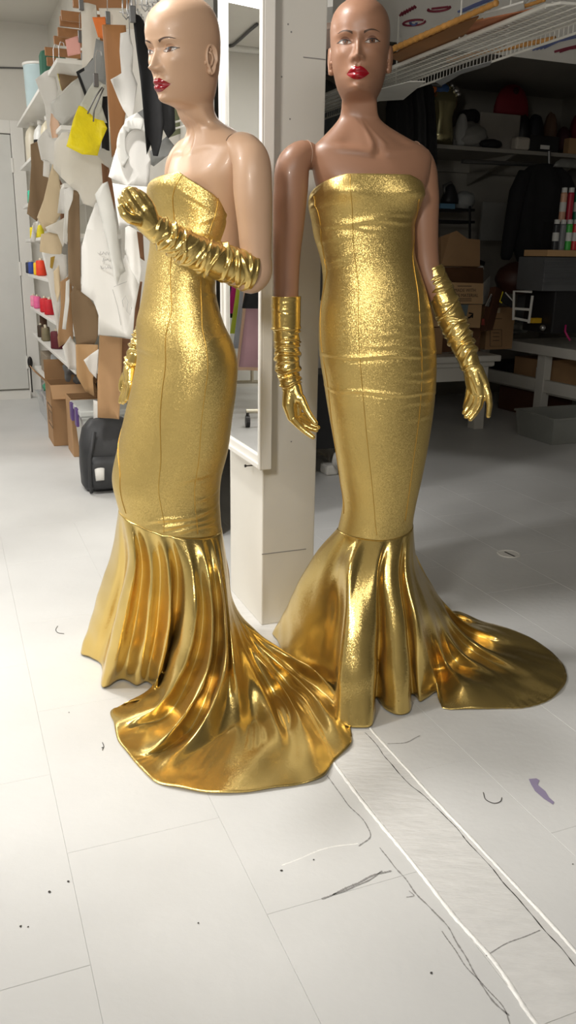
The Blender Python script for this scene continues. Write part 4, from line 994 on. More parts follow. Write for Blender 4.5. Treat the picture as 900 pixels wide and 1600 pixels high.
# things on the upper shelves
P = wz(46, 176, SZ[0])
t = thing('storage_tub', P, 'pale blue translucent tub on the topmost white shelf', 'tub')
c = uv(-0.14, 4.1, SZ[0]); mb = MB(); mb.lathe([(.001, 0), (.105, 0), (.112, .01), (.118, .28), (.121, .285), (.116, .285), (.11, .02), (.001, .012)], c, 24); obj('tub_wall', mb, mat('pale_blue_plastic', srgb(200, 222, 226), 0.25, trans=0.15), t, smooth=True)
mb = MB(); mb.lathe([(.001, .286), (.124, .286), (.124, .302), (.10, .306), (.001, .304)], c, 24); obj('lid', mb, TRIM, t, smooth=True)
mb = MB(); c = uv(-0.13, 3.55, SZ[0] + .14); mb.box(c, (.16, .1, .28), BX, .03); setp(obj('folder', mb, mat('green_folder', srgb(44, 96, 76), 0.5), smooth=False), 'dark green bag beside the pale blue tub', 'bag')
for i, (u_, v_, h, r, m_, lb, nm) in enumerate(((-.19, 4.45, .30, .055, mat('cream_plastic', srgb(214, 206, 186), .35), 'cream plastic jug on the second shelf nearest the door', 'jug'), (-.17, 4.1, .26, .05, mat('white_plastic', srgb(226, 226, 222), .3), 'white plastic bottle with a black label on the second shelf', 'bottle'), (-.16, 3.75, .24, .05, mat('sand_plastic', srgb(205, 196, 170), .35), 'sand coloured bottle behind the kraft pattern', 'bottle'))):
    c = uv(u_, v_, SZ[1]); t = thing(nm, c, lb, 'bottle', 'bottles on the second shelf')
    mb = MB(); mb.lathe([(.001, 0), (r, 0), (r * 1.03, .012), (r, h * .6), (r * .8, h * .75), (r * .35, h * .86), (r * .33, h * .9), (.001, h * .9)], c, 18); obj('bottle_body', mb, m_, t, smooth=True)
    mb = MB(); mb.lathe([(.001, h * .88), (r * .4, h * .88), (r * .4, h), (.001, h)], c, 14); obj('cap', mb, TRIM, t, smooth=True)
    if i == 1: mb = MB(); mb.lathe([(r * 1.035, h * .22), (r * 1.035, h * .5)], c, 18); obj('label_band', mb, INK, t, 'black label', smooth=True)
# grey plastic bag and small things on the bottom shelf
def lump(c, r, seed, n=28, m=12, amp=.18, flat=None):
    q_ = np.random.RandomState(seed); mb = MB(); K = q_.normal(size=(8, 3)) * 3.2; ph = q_.uniform(0, 6, 8); rings = []
    for i in range(m + 1):
        th = PI * (.02 + .96 * i / m); ring = []
        for j in range(n):
            d = np.array([math.sin(th) * math.cos(2 * PI * j / n), math.sin(th) * math.sin(2 * PI * j / n), -math.cos(th)])
            k = 1 + amp * float(np.sum(np.abs(np.sin(K @ d + ph))) / 8 - .64) * 3
            p = np.array(c) + UX * d[0] * r[0] * k + VX * d[1] * r[1] * k + Zv * max(d[2] * r[2] * k, -r[2] * .8); ring.append(p)
        rings.append(ring)
    mb.loft(rings); return mb
setp(obj('plastic_bag', lump(uv(-.13, 3.62, SZ[7] + .115), (.14, .28, .13), 3, 40, 18), mat('grey_plastic_bag', srgb(140, 144, 146), .18, bump=.8, bscale=18), smooth=True), 'shiny grey plastic bag of cloth on the lowest shelf', 'bag')
setp(obj('cardboard_carton', ubox(-.24, -.05, 4.05, 4.5, SZ[7], SZ[7] + .15, .004), mat('grey_card', srgb(150, 136, 118), .7)), 'small grey brown carton on the lowest shelf by the door frame', 'box')
t = thing('hook_tool', PW(47, 570, .1), 'black round hook hanging beside the door frame', 'hook')
mb = MB(); c = PW(47, 566, .1); mb.ball(c, (.022, .012, .05), 12, 8, BX); mb.tube([c - Zv * .04, c - Zv * .26], .006, 6); obj('hook', mb, INK, t)
# bins and boxes on the floor
def open_bin(u0, u1, v0, v1, h, m_, parent, rimh=.014):
    mb = MB(); k = .02
    def ring(s, z): return [uv(u0 + s, v0 + s, z), uv(u1 - s, v0 + s, z), uv(u1 - s, v1 - s, z), uv(u0 + s, v1 - s, z)]
    mb.loft([ring(k, 0.001), ring(0, h - rimh), ring(-.01, h - rimh), ring(-.01, h), ring(.004, h), ring(k + .004, .006)]); return obj('bin_wall', mb, m_, parent)
t = thing('clear_bin', uv(-.2, 4.1, 0), 'clear plastic bin holding bright pink cloth under the shelves', 'bin'); open_bin(-.30, -.02, 3.75, 4.45, .17, CLEAR, t)
setp(obj('cloth_roll', lump(uv(-.17, 3.95, .12), (.085, .22, .10), 5), mat('hot_pink', srgb(232, 40, 150), .6), smooth=True), 'bright pink cloth stuffed in the clear bin', 'cloth')
setp(obj('cloth_roll', lump(uv(-.19, 4.28, .21), (.07, .1, .05), 6), mat('sea_green', srgb(70, 150, 118), .6), smooth=True), 'sea green cloth lying on top of the clear bin', 'cloth')
t = thing('clear_bin', uv(-.2, 3.5, 0), 'clear bin filled with grey things beside the tall cardboard carton', 'bin'); open_bin(-.32, -.02, 3.42, 3.70, .27, CLEAR, t); obj('contents', lump(uv(-.17, 3.56, .13), (.11, .10, .11), 8), GREY, t, 'grey contents', smooth=True)
def carton(u0, u1, v0, v1, z1, label, flaps=True, m_=KRAFT, z0=0.0, name='cardboard_box', open_in=True):
    t = thing(name, uv((u0 + u1) / 2, (v0 + v1) / 2, z0), label, 'box', 'cardboard boxes')
    mb = MB(); th = .005
    def ring(s, z): return [uv(u0 + s, v0 + s, z), uv(u1 - s, v0 + s, z), uv(u1 - s, v1 - s, z), uv(u0 + s, v1 - s, z)]
    mb.loft([ring(0, z0 + .001), ring(0, z1), ring(th, z1), ring(th, z0 + .02)]); obj('carton', mb, m_, t)
    if flaps:
        w_ = min(u1 - u0, v1 - v0) * .45
        for a, b_, dirn, tilt in ((uv(u0, v0, z1), uv(u0, v1, z1), -UX, .8), (uv(u1, v0, z1), uv(u1, v1, z1), UX, .9), (uv(u0, v1, z1), uv(u1, v1, z1), VX, 1.5), (uv(u0, v0, z1), uv(u1, v0, z1), -VX, -.6)):
            e = dirn * w_ * math.cos(tilt) + Zv * w_ * math.sin(tilt); nn = np.cross(b_ - a, e); nn /= np.linalg.norm(nn); nn *= .002
            mb = MB(); mb.add([a - nn, b_ - nn, b_ + e - nn, a + e - nn, a + nn, b_ + nn, b_ + e + nn, a + e + nn], [(0, 1, 2, 3), (7, 6, 5, 4), (0, 4, 5, 1), (1, 5, 6, 2), (2, 6, 7, 3), (3, 7, 4, 0)]); obj('flap', mb, m_, t)
    return t
b1 = carton(-.33, -.04, 3.08, 3.38, .40, 'tall brown cardboard carton with printed arrows beside the clear bins')
pm = MB(); 
for a in ((0.04, .16), (.04, .30), ):
    pass
def on_side(t, u_, rects, m_, name='print', label='printed mark'):
    mb = MB()
    for v0, v1, z0, z1 in rects: mb.box(uv(u_ - .0008, (v0 + v1) / 2, (z0 + z1) / 2), (.001, abs(v1 - v0), z1 - z0), BX)
    return obj(name, mb, m_, t, label)
PRINT = mat('print_ink', (0.10, 0.065, 0.04), .8)
on_side(b1, -.33, [(3.06, 3.30, .12, .128), (3.06, 3.30, .255, .263), (3.06, 3.068, .12, .26), (3.292, 3.30, .12, .26), (3.10, 3.11, .15, .225), (3.09, 3.13, .215, .225), (3.17, 3.18, .15, .225), (3.16, 3.20, .215, .225), (3.24, 3.26, .15, .23)], PRINT)
carton(-.25, .02, 2.73, 2.98, .36, 'brown cardboard box between the tall carton and the white latched bin', False)
t = thing('latched_bin', uv(-.2, 2.4, 0), 'white lidded storage bin with a purple latch behind the backpack', 'bin')
open_bin(-.24, .04, 2.30, 2.68, .33, MILKY, t); obj('lid', ubox(-.26, .05, 2.28, 2.70, .331, .362, .006), MILKY, t)
LATCH = mat('purple_latch', srgb(96, 72, 128), .4)
for v0 in (2.36, 2.56): obj('latch', ubox(-.272, -.255, v0, v0 + .07, .26, .365, .004), LATCH, t, 'purple latch')
# backpack
BPK = mat('black_nylon', (0.03, 0.031, 0.034), .55, var=.2, scale=10, bump=.35, bscale=14)
bc = wz(160, 770, 0); bu = to_uv(bc)
t = thing('backpack', bc, 'black backpack standing on the floor left of the pale mannequin', 'bag')
bpc = uv(bu[0] + .06, bu[1] + .10, 0)
def sup(cx, cy, a, b, n=26, e=.55):
    return [(cx + a * math.copysign(abs(math.cos(2 * PI * k / n))**e, math.cos(2 * PI * k / n)), cy + b * math.copysign(abs(math.sin(2 * PI * k / n))**e, math.sin(2 * PI * k / n))) for k in range(n)]
mb = MB(); mb.loft([[bpc + UX * x + VX * y + Zv * z for x, y in sup(0, off, a, b)] for z, a, b, off in ((.004, .135, .08, 0), (.03, .15, .10, 0), (.14, .155, .105, -.01), (.25, .150, .095, 0), (.33, .13, .075, .01), (.375, .09, .05, .02), (.385, .04, .02, .02))]); obj('bag_body', mb, BPK, t, smooth=True)
mb = MB(); mb.loft([[bpc + UX * x + VX * y + Zv * z for x, y in sup(0, -.115 + off, a, b)] for z, a, b, off in ((.03, .11, .02, 0), (.06, .125, .035, 0), (.16, .12, .035, 0), (.20, .10, .02, .01))]); obj('front_pocket', mb, BPK, t, smooth=True)
mb = MB(); mb.tube([bpc + UX * (-.03) + Zv * .375, bpc + UX * (-.03) + Zv * .425, bpc + UX * .04 + Zv * .425, bpc + UX * .04 + Zv * .375], .009, 8); obj('handle', mb, BPK, t, smooth=True)
for sx in (-.12, .13):
    mb = MB(); mb.tube([bpc + UX * sx * .7 - VX * .1 + Zv * .33, bpc + UX * sx - VX * .13 + Zv * .2, bpc + UX * sx * 1.05 - VX * .14 + Zv * .05, bpc + UX * sx * 1.0 - VX * .12 + Zv * .012], .010, 8); obj('strap', mb, BPK, t, smooth=True)
mb = MB(); cc = wy(156, 742, bpc[1] - .17); mb.lathe([(.022, -.03), (.026, .03), (.022, .03), (.018, -.028)], cc, 18, (UX, -Zv * .5 + VX * .8, Zv)); setp(obj('paper_roll', mb, PAPER, smooth=True), 'small roll of white paper tucked in the backpack pocket', 'paper roll')
# rails with the patterns
RZ = 2.36
for i, (x0, y, x1) in enumerate(((70, 80, 128), (73, 96, 128), (84, 63, 128), (90, 50, 128), (93, 33, 128), (95, 24, 128))):
    P = wz(x0, y, RZ if i != 1 else RZ - .1); un = to_uv(P); 
    mb = MB(); mb.box(uv((un[0] + .06) / 2, un[1], P[2]), (.06 - un[0], .02, .045), BX, .003)
    setp(obj('pattern_rail', mb, WOOD_R), 'brown wooden rail in the row of pattern rails, %s' % ('far lower end', 'lowest and farthest', 'third from the far end', 'fourth from the far end', 'second nearest', 'nearest of the row')[i], 'rail', 'wooden pattern rails')
P = wz(160, 6, RZ); un = to_uv(P)
setp(obj('pattern_rail', ubox(un[0] - .14, .06, un[1] - .012, un[1] + .012, RZ - .03, RZ + .06, .003), WOOD_R), 'long brown rail across the top of the hanging patterns', 'rail', 'wooden pattern rails')
def paper(name, pix, D, m_, label, cat='pattern', hook=True, wave=.008, th=.0012, seed=0, group='paper patterns hung on the wall', dirv=UX, clip=False, cuts=7):
    """a hanging sheet: outline in the plane through depth D, cut and bent into soft waves"""
    c = np.mean(np.array(pix), 0); P0 = wy(c[0], c[1], D)
    P = [wpl(x, y, P0, dirv) for x, y in pix]
    bm = bmesh.new(); vs = [bm.verts.new(((p - P0) @ dirv, 0, p[2] - P0[2])) for p in P]
    f = bm.faces.new(vs); f.normal_update(); bmesh.ops.triangulate(bm, faces=[f])
    xs = [v.co.x for v in bm.verts]; zs = [v.co.z for v in bm.verts]
    for k in range(1, cuts):
        bmesh.ops.bisect_plane(bm, geom=bm.verts[:] + bm.edges[:] + bm.faces[:], plane_co=(min(xs) + (max(xs) - min(xs)) * k / cuts, 0, 0), plane_no=(1, 0, 0))
    for k in range(1, 5):
        bmesh.ops.bisect_plane(bm, geom=bm.verts[:] + bm.edges[:] + bm.faces[:], plane_co=(0, 0, min(zs) + (max(zs) - min(zs)) * k / 5), plane_no=(0, 0, 1))
    q_ = random.Random(seed * 7 + int(pix[0][0] * 13)); W = max(max(xs) - min(xs), .05); Hh = max(max(zs) - min(zs), .05); p1, p2, p3 = [q_.uniform(0, 6) for _ in range(3)]
    for v in bm.verts:
        x, z = v.co.x / W, v.co.z / Hh
        v.co.y = wave * (math.sin(5 * x + p1 + 1.2 * z) + .6 * math.sin(9 * x + p2) * (.6 - z) + .8 * math.sin(3 * z + p3))
    bm.normal_update()
    me = bpy.data.meshes.new(name)
    for v in bm.verts: pass
    bm.verts.index_update(); V = [P0 + dirv * v.co.x + np.array([-dirv[1], dirv[0], 0]) * v.co.y + Zv * v.co.z for v in bm.verts]; F = [tuple(v.index for v in f.verts) for f in bm.faces]
    bm.free()
    mb = MB(); mb.add(V, F)
    top = max(V, key=lambda p: p[2])
    o = obj(name, mb, m_, smooth=True, fix=True); md = o.modifiers.new('thickness', 'SOLIDIFY'); md.thickness = th; md.offset = 0
    setp(o, label, cat, group)
    if hook:
        hb = MB(); tp = top - Zv * .012 - VX * .004
        pts = [tp + Zv * z + UX * x for z, x in ((0, 0), (.05, 0), (.10, .002), (.125, .012), (.12, .028), (.105, .03))]
        hb.tube(pts, .0022, 6); obj('wire_hook', hb, METAL, o, 'steel wire hook')
        if clip: hb = MB(); hb.box(tp + Zv * .004 - VX * .003, (.022, .012, .055), BX, .003); obj('clip', hb, METAL_D, o, 'dark clip')
    return o
E = paper
E('white_pattern', [(55, 124), (70, 112), (84, 106), (90, 140), (82, 172), (86, 200), (86, 226), (74, 206), (70, 165)], 5.0, PAPER, 'white bodice pattern at the far upper end, in front of the tub')
E('kraft_pattern', [(90, 102), (110, 96), (129, 90), (130, 116), (112, 128), (97, 143), (92, 125)], 4.95, KRAFT_D, 'brown notched pattern below the wooden rails', clip=True)
E('yellow_strip', [(86, 103), (93, 102), (94, 116), (99, 125), (96, 142), (90, 118)], 4.93, mat('pale_yellow', srgb(236, 222, 130), .7), 'pale yellow strip beside the brown notched pattern', clip=True, hook=True)
E('tracing_paper', [(79, 162), (100, 142), (123, 120), (128, 138), (133, 152), (124, 172), (98, 196), (84, 182)], 4.85, PAPER_G, 'grey tracing paper with faint pencil outlines', hook=False)
E('peach_pattern', [(80, 176), (90, 184), (94, 198), (88, 224), (82, 218), (78, 196)], 4.83, PEACH, 'small peach pattern below the tracing paper', hook=False)
E('white_pattern', [(58, 220), (66, 208), (74, 200), (80, 216), (96, 214), (92, 240), (84, 262), (74, 250), (64, 250)], 4.8, PAPER, 'white angular pattern above the kraft paper sleeve', hook=False)
E('kraft_pattern', [(48, 225), (60, 220), (66, 250), (77, 262), (74, 300), (66, 332), (57, 346), (42, 334), (46, 300), (49, 258)], 5.05, KRAFT_D, 'crumpled kraft sleeve pattern in front of the upper shelves', hook=False, wave=.014)
E('note_sheet', [(68, 250), (78, 253), (77, 278), (67, 275)], 4.78, PAPER, 'small white printed sheet over the kraft sleeve', hook=False, wave=.002)
E('beige_pattern', [(82, 256), (92, 272), (96, 300), (95, 335), (86, 350), (70, 362), (58, 340), (68, 312), (75, 282)], 4.75, BEIGE, 'beige curved pattern, middle of the left wall', hook=False)
E('brown_pattern', [(93, 280), (98, 290), (108, 300), (104, 345), (95, 350)], 4.9, BROWN, 'narrow brown pattern between the beige and taupe ones', hook=False)
E('white_pattern', [(94, 296), (100, 286), (104, 300), (103, 334), (90, 333)], 4.7, PAPER, 'small white pattern hanging under the muslin', hook=False)
E('taupe_pattern', [(105, 330), (110, 296), (124, 298), (126, 384), (126, 456), (118, 452), (107, 440), (106, 390)], 4.6, KRAFT_D, 'long taupe pattern hanging under the muslin piece', hook=False)
E('taupe_pattern', [(116, 446), (127, 456), (140, 466), (150, 480), (155, 500), (153, 525), (148, 538), (119, 538), (113, 500), (110, 460)], 4.58, KRAFT_D, 'taupe pattern with a rounded hip edge', hook=False, wave=.004)
E('white_muslin', [(85, 222), (96, 208), (106, 208), (112, 232), (130, 242), (152, 243), (162, 252), (165, 282), (155, 302), (150, 325), (130, 318), (122, 300), (108, 290), (95, 276), (84, 262)], 4.3, MUSLIN, 'white muslin piece below the yellow bag', 'cloth', hook=False, wave=.02)
E('white_strip', [(100, 296), (115, 290), (113, 312), (107, 330), (105, 382), (98, 378), (101, 330)], 4.35, PAPER, 'narrow white strip hanging from the muslin', hook=False)
E('lace_piece', [(71, 355), (90, 346), (104, 338), (105, 372), (98, 386), (90, 366), (74, 362)], 4.72, MUSLIN, 'white lace scrap on the beige patterns', 'cloth', hook=False)
E('beige_pattern', [(64, 366), (85, 361), (100, 370), (96, 396), (86, 402), (62, 393)], 4.74, BEIGE, 'small beige pattern below the lace scrap', hook=False)
E('curled_paper', [(52, 348), (60, 346), (55, 378), (47, 378)], 4.9, PAPER, 'curled white paper in front of the yellow thread', hook=False, wave=.012)
E('white_pattern', [(66, 394), (80, 397), (104, 398), (105, 428), (98, 446), (94, 470), (91, 526), (83, 482), (74, 430)], 4.68, PAPER, 'long white tapering pattern in front of the thread shelves', hook=False)
E('ochre_strip', [(79, 402), (86, 400), (82, 420), (78, 418)], 4.66, mat('ochre', srgb(176, 142, 52), .6), 'small ochre tag pinned on the long white pattern', hook=False, wave=.002)
E('cream_strip', [(84, 424), (92, 414), (95, 450), (90, 472), (86, 455)], 4.65, BEIGE, 'cream strip beside the long white pattern', hook=False)
E('tan_pattern', [(94, 440), (106, 432), (112, 440), (114, 530), (104, 536), (92, 543), (90, 528), (95, 480)], 4.64, KRAFT, 'tan pattern strip with a slanted lower end', hook=False)
E('white_pattern', [(103, 440), (109, 436), (108, 470), (103, 515), (97, 514), (102, 470)], 4.5, PAPER, 'thin white pointed strip over the tan pattern', hook=False)
E('big_white_pattern', [(127, 386), (136, 352), (150, 316), (168, 330), (180, 380), (187, 425), (196, 398), (214, 408), (219, 442), (211, 482), (207, 528), (152, 522), (153, 492), (145, 470), (127, 456)], 3.95, PAPER, 'large white skirt pattern with pencil notes', hook=False, wave=.010)
E('curled_sheet', [(148, 304), (158, 288), (167, 284), (180, 330), (190, 392), (199, 424), (190, 430), (181, 447), (177, 432), (172, 400), (160, 350)], 3.8, PAPER_G, 'long curled white sheet hanging over the large skirt pattern', hook=False, wave=.022)
E('white_pattern', [(196, 350), (214, 360), (222, 420), (218, 446), (204, 420), (196, 390)], 3.85, PAPER, 'white sheet edge behind the raised glove', hook=False)
E('kraft_pattern', [(118, 538), (152, 538), (152, 570), (146, 592), (148, 620), (134, 612), (120, 588)], 4.55, KRAFT_L, 'crumpled kraft pattern under the taupe hip pattern', hook=False, wave=.015)
E('white_pattern', [(130, 562), (154, 545), (151, 592), (140, 580)], 4.3, PAPER, 'white pointed pattern corner against the kraft', hook=False)
E('white_pattern', [(97, 542), (110, 525), (119, 540), (121, 580), (106, 576)], 4.6, PAPER, 'white sheet hanging over the grey plastic bag', hook=False)
E('kraft_pattern', [(156, 524), (191, 528), (190, 575), (186, 655), (152, 652), (152, 600)], 4.2, KRAFT, 'long kraft strip hanging above the backpack', hook=False, wave=.006)
E('brown_strip', [(190, 528), (206, 530), (203, 566), (190, 606), (186, 640)], 4.25, BROWN, 'dark brown strip beside the long kraft strip', hook=False)
E('white_strip', [(204, 532), (214, 540), (208, 560), (203, 562)], 4.2, PAPER, 'scrap of white paper beside the dark brown strip', hook=False)
E('white_strip', [(146, 625), (156, 628), (154, 666), (147, 662)], 4.35, PAPER, 'narrow white strip just above the backpack', hook=False)
E('white_cloth', [(126, 4), (150, 8), (156, 60), (152, 90), (142, 102), (129, 112), (128, 60)], 4.45, MUSLIN, 'white cloth hanging under the long rail', 'cloth', clip=True)
E('white_cloth', [(155, 12), (218, 14), (218, 46), (160, 48)], 4.4, MUSLIN, 'white lace cloth behind the brown board', 'cloth', hook=False)
E('orange_card', [(144, 27), (168, 26), (172, 40), (164, 62), (153, 58)], 4.3, ORANGE, 'orange card hanging from a clip', 'card', clip=True, wave=.002)
E('pink_card', [(102, 62), (125, 55), (126, 84), (106, 88)], 4.7, PINK, 'pale pink card hanging from a clip by the wooden rails', 'card', clip=True, wave=.002)
E('grey_garment', [(120, 113), (134, 104), (145, 92), (150, 60), (164, 66), (166, 132), (150, 130), (134, 152)], 4.25, GREY, 'grey garment with black edging', 'garment', hook=False)
E('black_edging', [(119, 112), (134, 104), (145, 90), (145, 96), (136, 108), (124, 115), (135, 144), (133, 152)], 4.23, BLACK, 'black edging strip of the grey garment', 'ribbon', hook=False, wave=.004)
E('clear_bag', [(124, 166), (138, 140), (150, 122), (163, 132), (160, 166), (168, 192), (150, 190), (136, 178)], 4.08, mat('filmy_plastic', srgb(214, 216, 206), .3, alpha=.75), 'cloudy clear plastic bag hanging above the yellow bag', 'bag', clip=True, hook=True)
E('yellow_bag', [(124, 164), (131, 166), (140, 174), (150, 184), (163, 188), (168, 200), (160, 220), (153, 243), (128, 242), (103, 229), (110, 205), (115, 186)], 4.0, YELLOW, 'bright yellow bag hanging among the white patterns', 'bag', hook=False, wave=.014)
yb = [o for o in COL.objects if o.name == 'yellow_bag'][0]
for pth in ([(160, 136), (150, 150), (142, 166), (137, 178)], [(162, 138), (154, 156), (147, 172), (146, 190)]):
    mb = MB(); mb.tube([wy(x, y, 3.97) for x, y in pth], .0035, 6); obj('handle', mb, METAL_D, yb, 'grey cord handle', smooth=True)
E('black_garment', [(159, 150), (168, 150), (171, 236), (158, 232)], 4.12, BLACK, 'black cloth just behind the yellow bag', 'garment', hook=False)
E('brown_pattern', [(158, 255), (170, 262), (178, 300), (180, 340), (170, 320), (160, 290)], 4.2, BROWN, 'brown pattern edge behind the curled white sheet', hook=False)
E('brown_pattern', [(196, 355), (224, 365), (226, 408), (214, 400)], 4.1, BROWN, 'brown pattern corner under the raised glove', hook=False)
E('brown_pattern', [(206, 440), (222, 440), (216, 500), (219, 560), (205, 530)], 4.1, BROWN, 'brown pattern between the white patterns and the gown', hook=False)
bd = E('brown_board', [(160, 39), (196, 40), (199, 100), (199, 160), (191, 205), (182, 236), (175, 246), (172, 200)], 3.9, WOOD, 'brown board hanging upright among the patterns', 'board', hook=False, wave=.0, th=.018)
E('white_pattern', [(188, 52), (201, 50), (207, 76), (206, 112), (214, 132), (206, 192), (193, 170), (172, 125), (190, 114), (187, 80)], 3.55, PAPER, 'white folded pattern in front of the brown board', hook=True)
E('white_pattern', [(170, 276), (182, 232), (196, 186), (214, 176), (230, 192), (236, 250), (232, 296), (200, 291)], 3.5, PAPER, 'white sheet carrying a ring shaped pattern', hook=False, wave=.005)
ring = [(214 - 32 * math.cos(a), 228 - 44 * math.sin(a)) for a in np.linspace(-.9, PI * .62, 18)] + [(214 - 19 * math.cos(a), 226 - 24 * math.sin(a)) for a in np.linspace(PI * .62, -.9, 18)]
E('ring_pattern', ring, 3.46, PAPER_G, 'ring shaped grey white pattern', hook=False, wave=.003)
E('white_pattern', [(176, 286), (200, 290), (236, 292), (236, 330), (205, 350), (187, 361), (181, 322)], 3.48, PAPER, 'white sheet directly behind the gloved fingers', hook=False, wave=.004)
E('black_trousers', [(206, 20), (219, 24), (226, 32), (232, 62), (242, 110), (252, 150), (256, 190), (252, 222), (247, 244), (240, 243), (236, 226), (228, 242), (224, 200), (218, 130), (212, 80)], 3.42, BLACK, 'black trousers hanging just left of the pale face', 'trousers', group='hanging garments', clip=True, wave=.012)
E('black_blouse', [(238, 88), (256, 118), (270, 150), (272, 205), (262, 217), (250, 190)], 3.55, BLACK, 'black garment under the chin of the pale mannequin', 'garment', group='hanging garments', hook=False, wave=.012)
E('green_garment', [(264, 168), (300, 160), (306, 216), (285, 208), (262, 216)], 3.75, mat('sage_cloth', srgb(136, 142, 112), .8), 'sage green garment behind the pale neck', 'garment', group='hanging garments', hook=False, wave=.012)
E('grey_garment', [(212, 178), (225, 170), (230, 240), (262, 212), (278, 232), (240, 260), (222, 250)], 3.7, GREY, 'grey cloth hanging below the black trousers', 'garment', group='hanging garments', hook=False, wave=.012)
# steel hooks bunched at the upper edge
for i, (x, y) in enumerate(((192, 24), (199, 26), (206, 22), (212, 30), (222, 12), (230, 14), (238, 8), (246, 6), (252, 2))):
    D = 3.5 + .03 * i; top = wy(x - 1, y - 34, D); lo = wy(x, y, D); mb = MB()
    mb.tube([top, lo, lo + UX * .012 - Zv * .012, lo + UX * .024, lo + UX * .022 + Zv * .02], .0028, 6)
    mb.tube([lo - UX * .012 + Zv * .01, lo + UX * .03 + Zv * .01, lo + UX * .03 - Zv * .008], .0024, 6)
    setp(obj('pattern_hook', mb, METAL, smooth=True), 'bare steel pattern hook, %s in the bunch left of the pale head' % ('leftmost', 'second from left', 'third from left', 'lowest', 'fifth from left', 'sixth from left', 'seventh from left', 'second from right', 'rightmost')[i], 'hook', 'bare steel hooks')
wr = thing('wire_rack', wy(280, 190, 3.6), 'white wire rack seen under the chin of the pale mannequin', 'rack')
for a, b_ in (((256, 196), (304, 182)), ((262, 204), (306, 192)), ((294, 168), (296, 204)), ((300, 150), (300, 210))):
    mb = MB(); mb.tube([wy(a[0], a[1], 3.62), wy(b_[0], b_[1], 3.62)], .004, 6); obj('wire', mb, TRIM, wr)
# pencil notes on the large pattern
def strokes(parent, paths, D, name='pencil_note', r=.0012, m_=None):
    for pth in paths:
        mb = MB(); c = np.mean(np.array([(127, 386), (219, 442), (152, 522)]), 0)
        mb.tube([wy(x, y, D) for x, y in pth], r, 4); o = obj(name, mb, m_ or mat('pencil', (.45, .44, .43), .8))
        o.parent = parent
bigp = [o for o in COL.objects if o.name == 'big_white_pattern'][0]
def hand_note(cx, cy, w_, n, seed):
    q_ = random.Random(seed); return [[(cx + w_ * (i + k / 5) / n, cy + q_.uniform(-3, 3)) for k in range(5)] for i in range(n)]
strokes(bigp, hand_note(150, 396, 22, 5, 1) + hand_note(160, 406, 14, 4, 2) + hand_note(153, 418, 22, 6, 3), 3.93)
strokes(bigp, [[(193, 480), (191, 470), (196, 462), (200, 472), (198, 486), (203, 492), (206, 480)], [(176, 452), (184, 480), (189, 508)], [(198, 440), (178, 448)]], 3.92)
# garment rack that the mirror shows, beyond the left of the frame
rk = thing('garment_rack', (-3.0, 5.75, 0), 'rolling garment rack, seen only in the mirror', 'rack')
rc = np.array([-3.0, 5.75, 0]); rdir = np.array([.55, -.83, 0]); rdir /= np.linalg.norm(rdir)
CHROME = mat('rack_steel', (.5, .45, .35), .3, .9)
for s_ in (-.75, .75):
    e = rc + rdir * s_; pd = np.array([-rdir[1], rdir[0], 0])
    mb = MB(); mb.tube([e + Zv * .12, e + Zv * 1.75], .016, 10); obj('post', mb, CHROME, rk)
    mb = MB(); mb.tube([e - pd * .25 + Zv * .12, e + pd * .25 + Zv * .12], .016, 10); obj('foot', mb, CHROME, rk)
    for s2 in (-.24, .24):
        mb = MB(); c = e + pd * s2 + Zv * .045; mb.tube([c - pd * .015, c + pd * .015], .044, 16); mb.tube([c + Zv * .04, c + Zv * .08], .012, 8); obj('caster', mb, INK, rk, 'black caster')
mb = MB(); mb.tube([rc - rdir * .78 + Zv * 1.72, rc + rdir * .78 + Zv * 1.72], .016, 10); obj('bar', mb, CHROME, rk)
for i, (m_, lb) in enumerate(((BLACK, 'black feathery garment on the rolling rack'), (mat('magenta', srgb(200, 20, 130), .6), 'magenta garment on the rolling rack'), (mat('acid_green', srgb(200, 214, 60), .6), 'acid green garment on the rolling rack'), (mat('silver_cloth', srgb(180, 186, 196), .35, .4), 'silvery garment on the rolling rack'), (PEACH, 'nude peach garment on the rolling rack'), (mat('mauve', srgb(190, 150, 160), .7), 'mauve garment on the rolling rack'), (BLACK, 'black ruffled garment on the rolling rack'))):
    c = rc + rdir * (-.62 + .2 * i); pd = np.array([-rdir[1], rdir[0], 0]); L = (1.0, .95, 1.1, 1.2, 1.35, 1.3, .85)[i]
    rings = []
    for z, a in ((1.70, .05), (1.64, .18), (1.5, .20), (1.3, .17), (1.70 - L * .7, .21), (1.70 - L, .26)):
        rings.append([c + pd * a * math.cos(2 * PI * k / 24) + rdir * (.05 + .02 * math.sin(6 * 2 * PI * k / 24)) * math.sin(2 * PI * k / 24) + Zv * z for k in range(24)])
    mb = MB(); mb.loft(rings); setp(obj('garment', mb, m_, smooth=True), lb, 'garment', 'garments on the rolling rack')

# ceiling cable and joint strip that the mirror shows
def mirrored(px, py, z):
    d = ray(px, py); P0 = uv(MU - .004, 0); t = np.dot(P0 - CAM, UX) / np.dot(d, UX); p = CAM + d * t; r = d - 2 * np.dot(d, UX) * UX
    return p + r * ((z - p[2]) / r[2])
mb = MB(); mb.tube([mirrored(x, y, 2.935) for x, y in ((344, 74), (356, 73), (364, 71), (376, 61), (390, 48), (402, 38))], .012, 6)
setp(obj('ceiling_cable', mb, mat('grey_cable', (.11, .11, .11), .6), smooth=True), 'dark cable across the ceiling, seen in the mirror', 'cable')
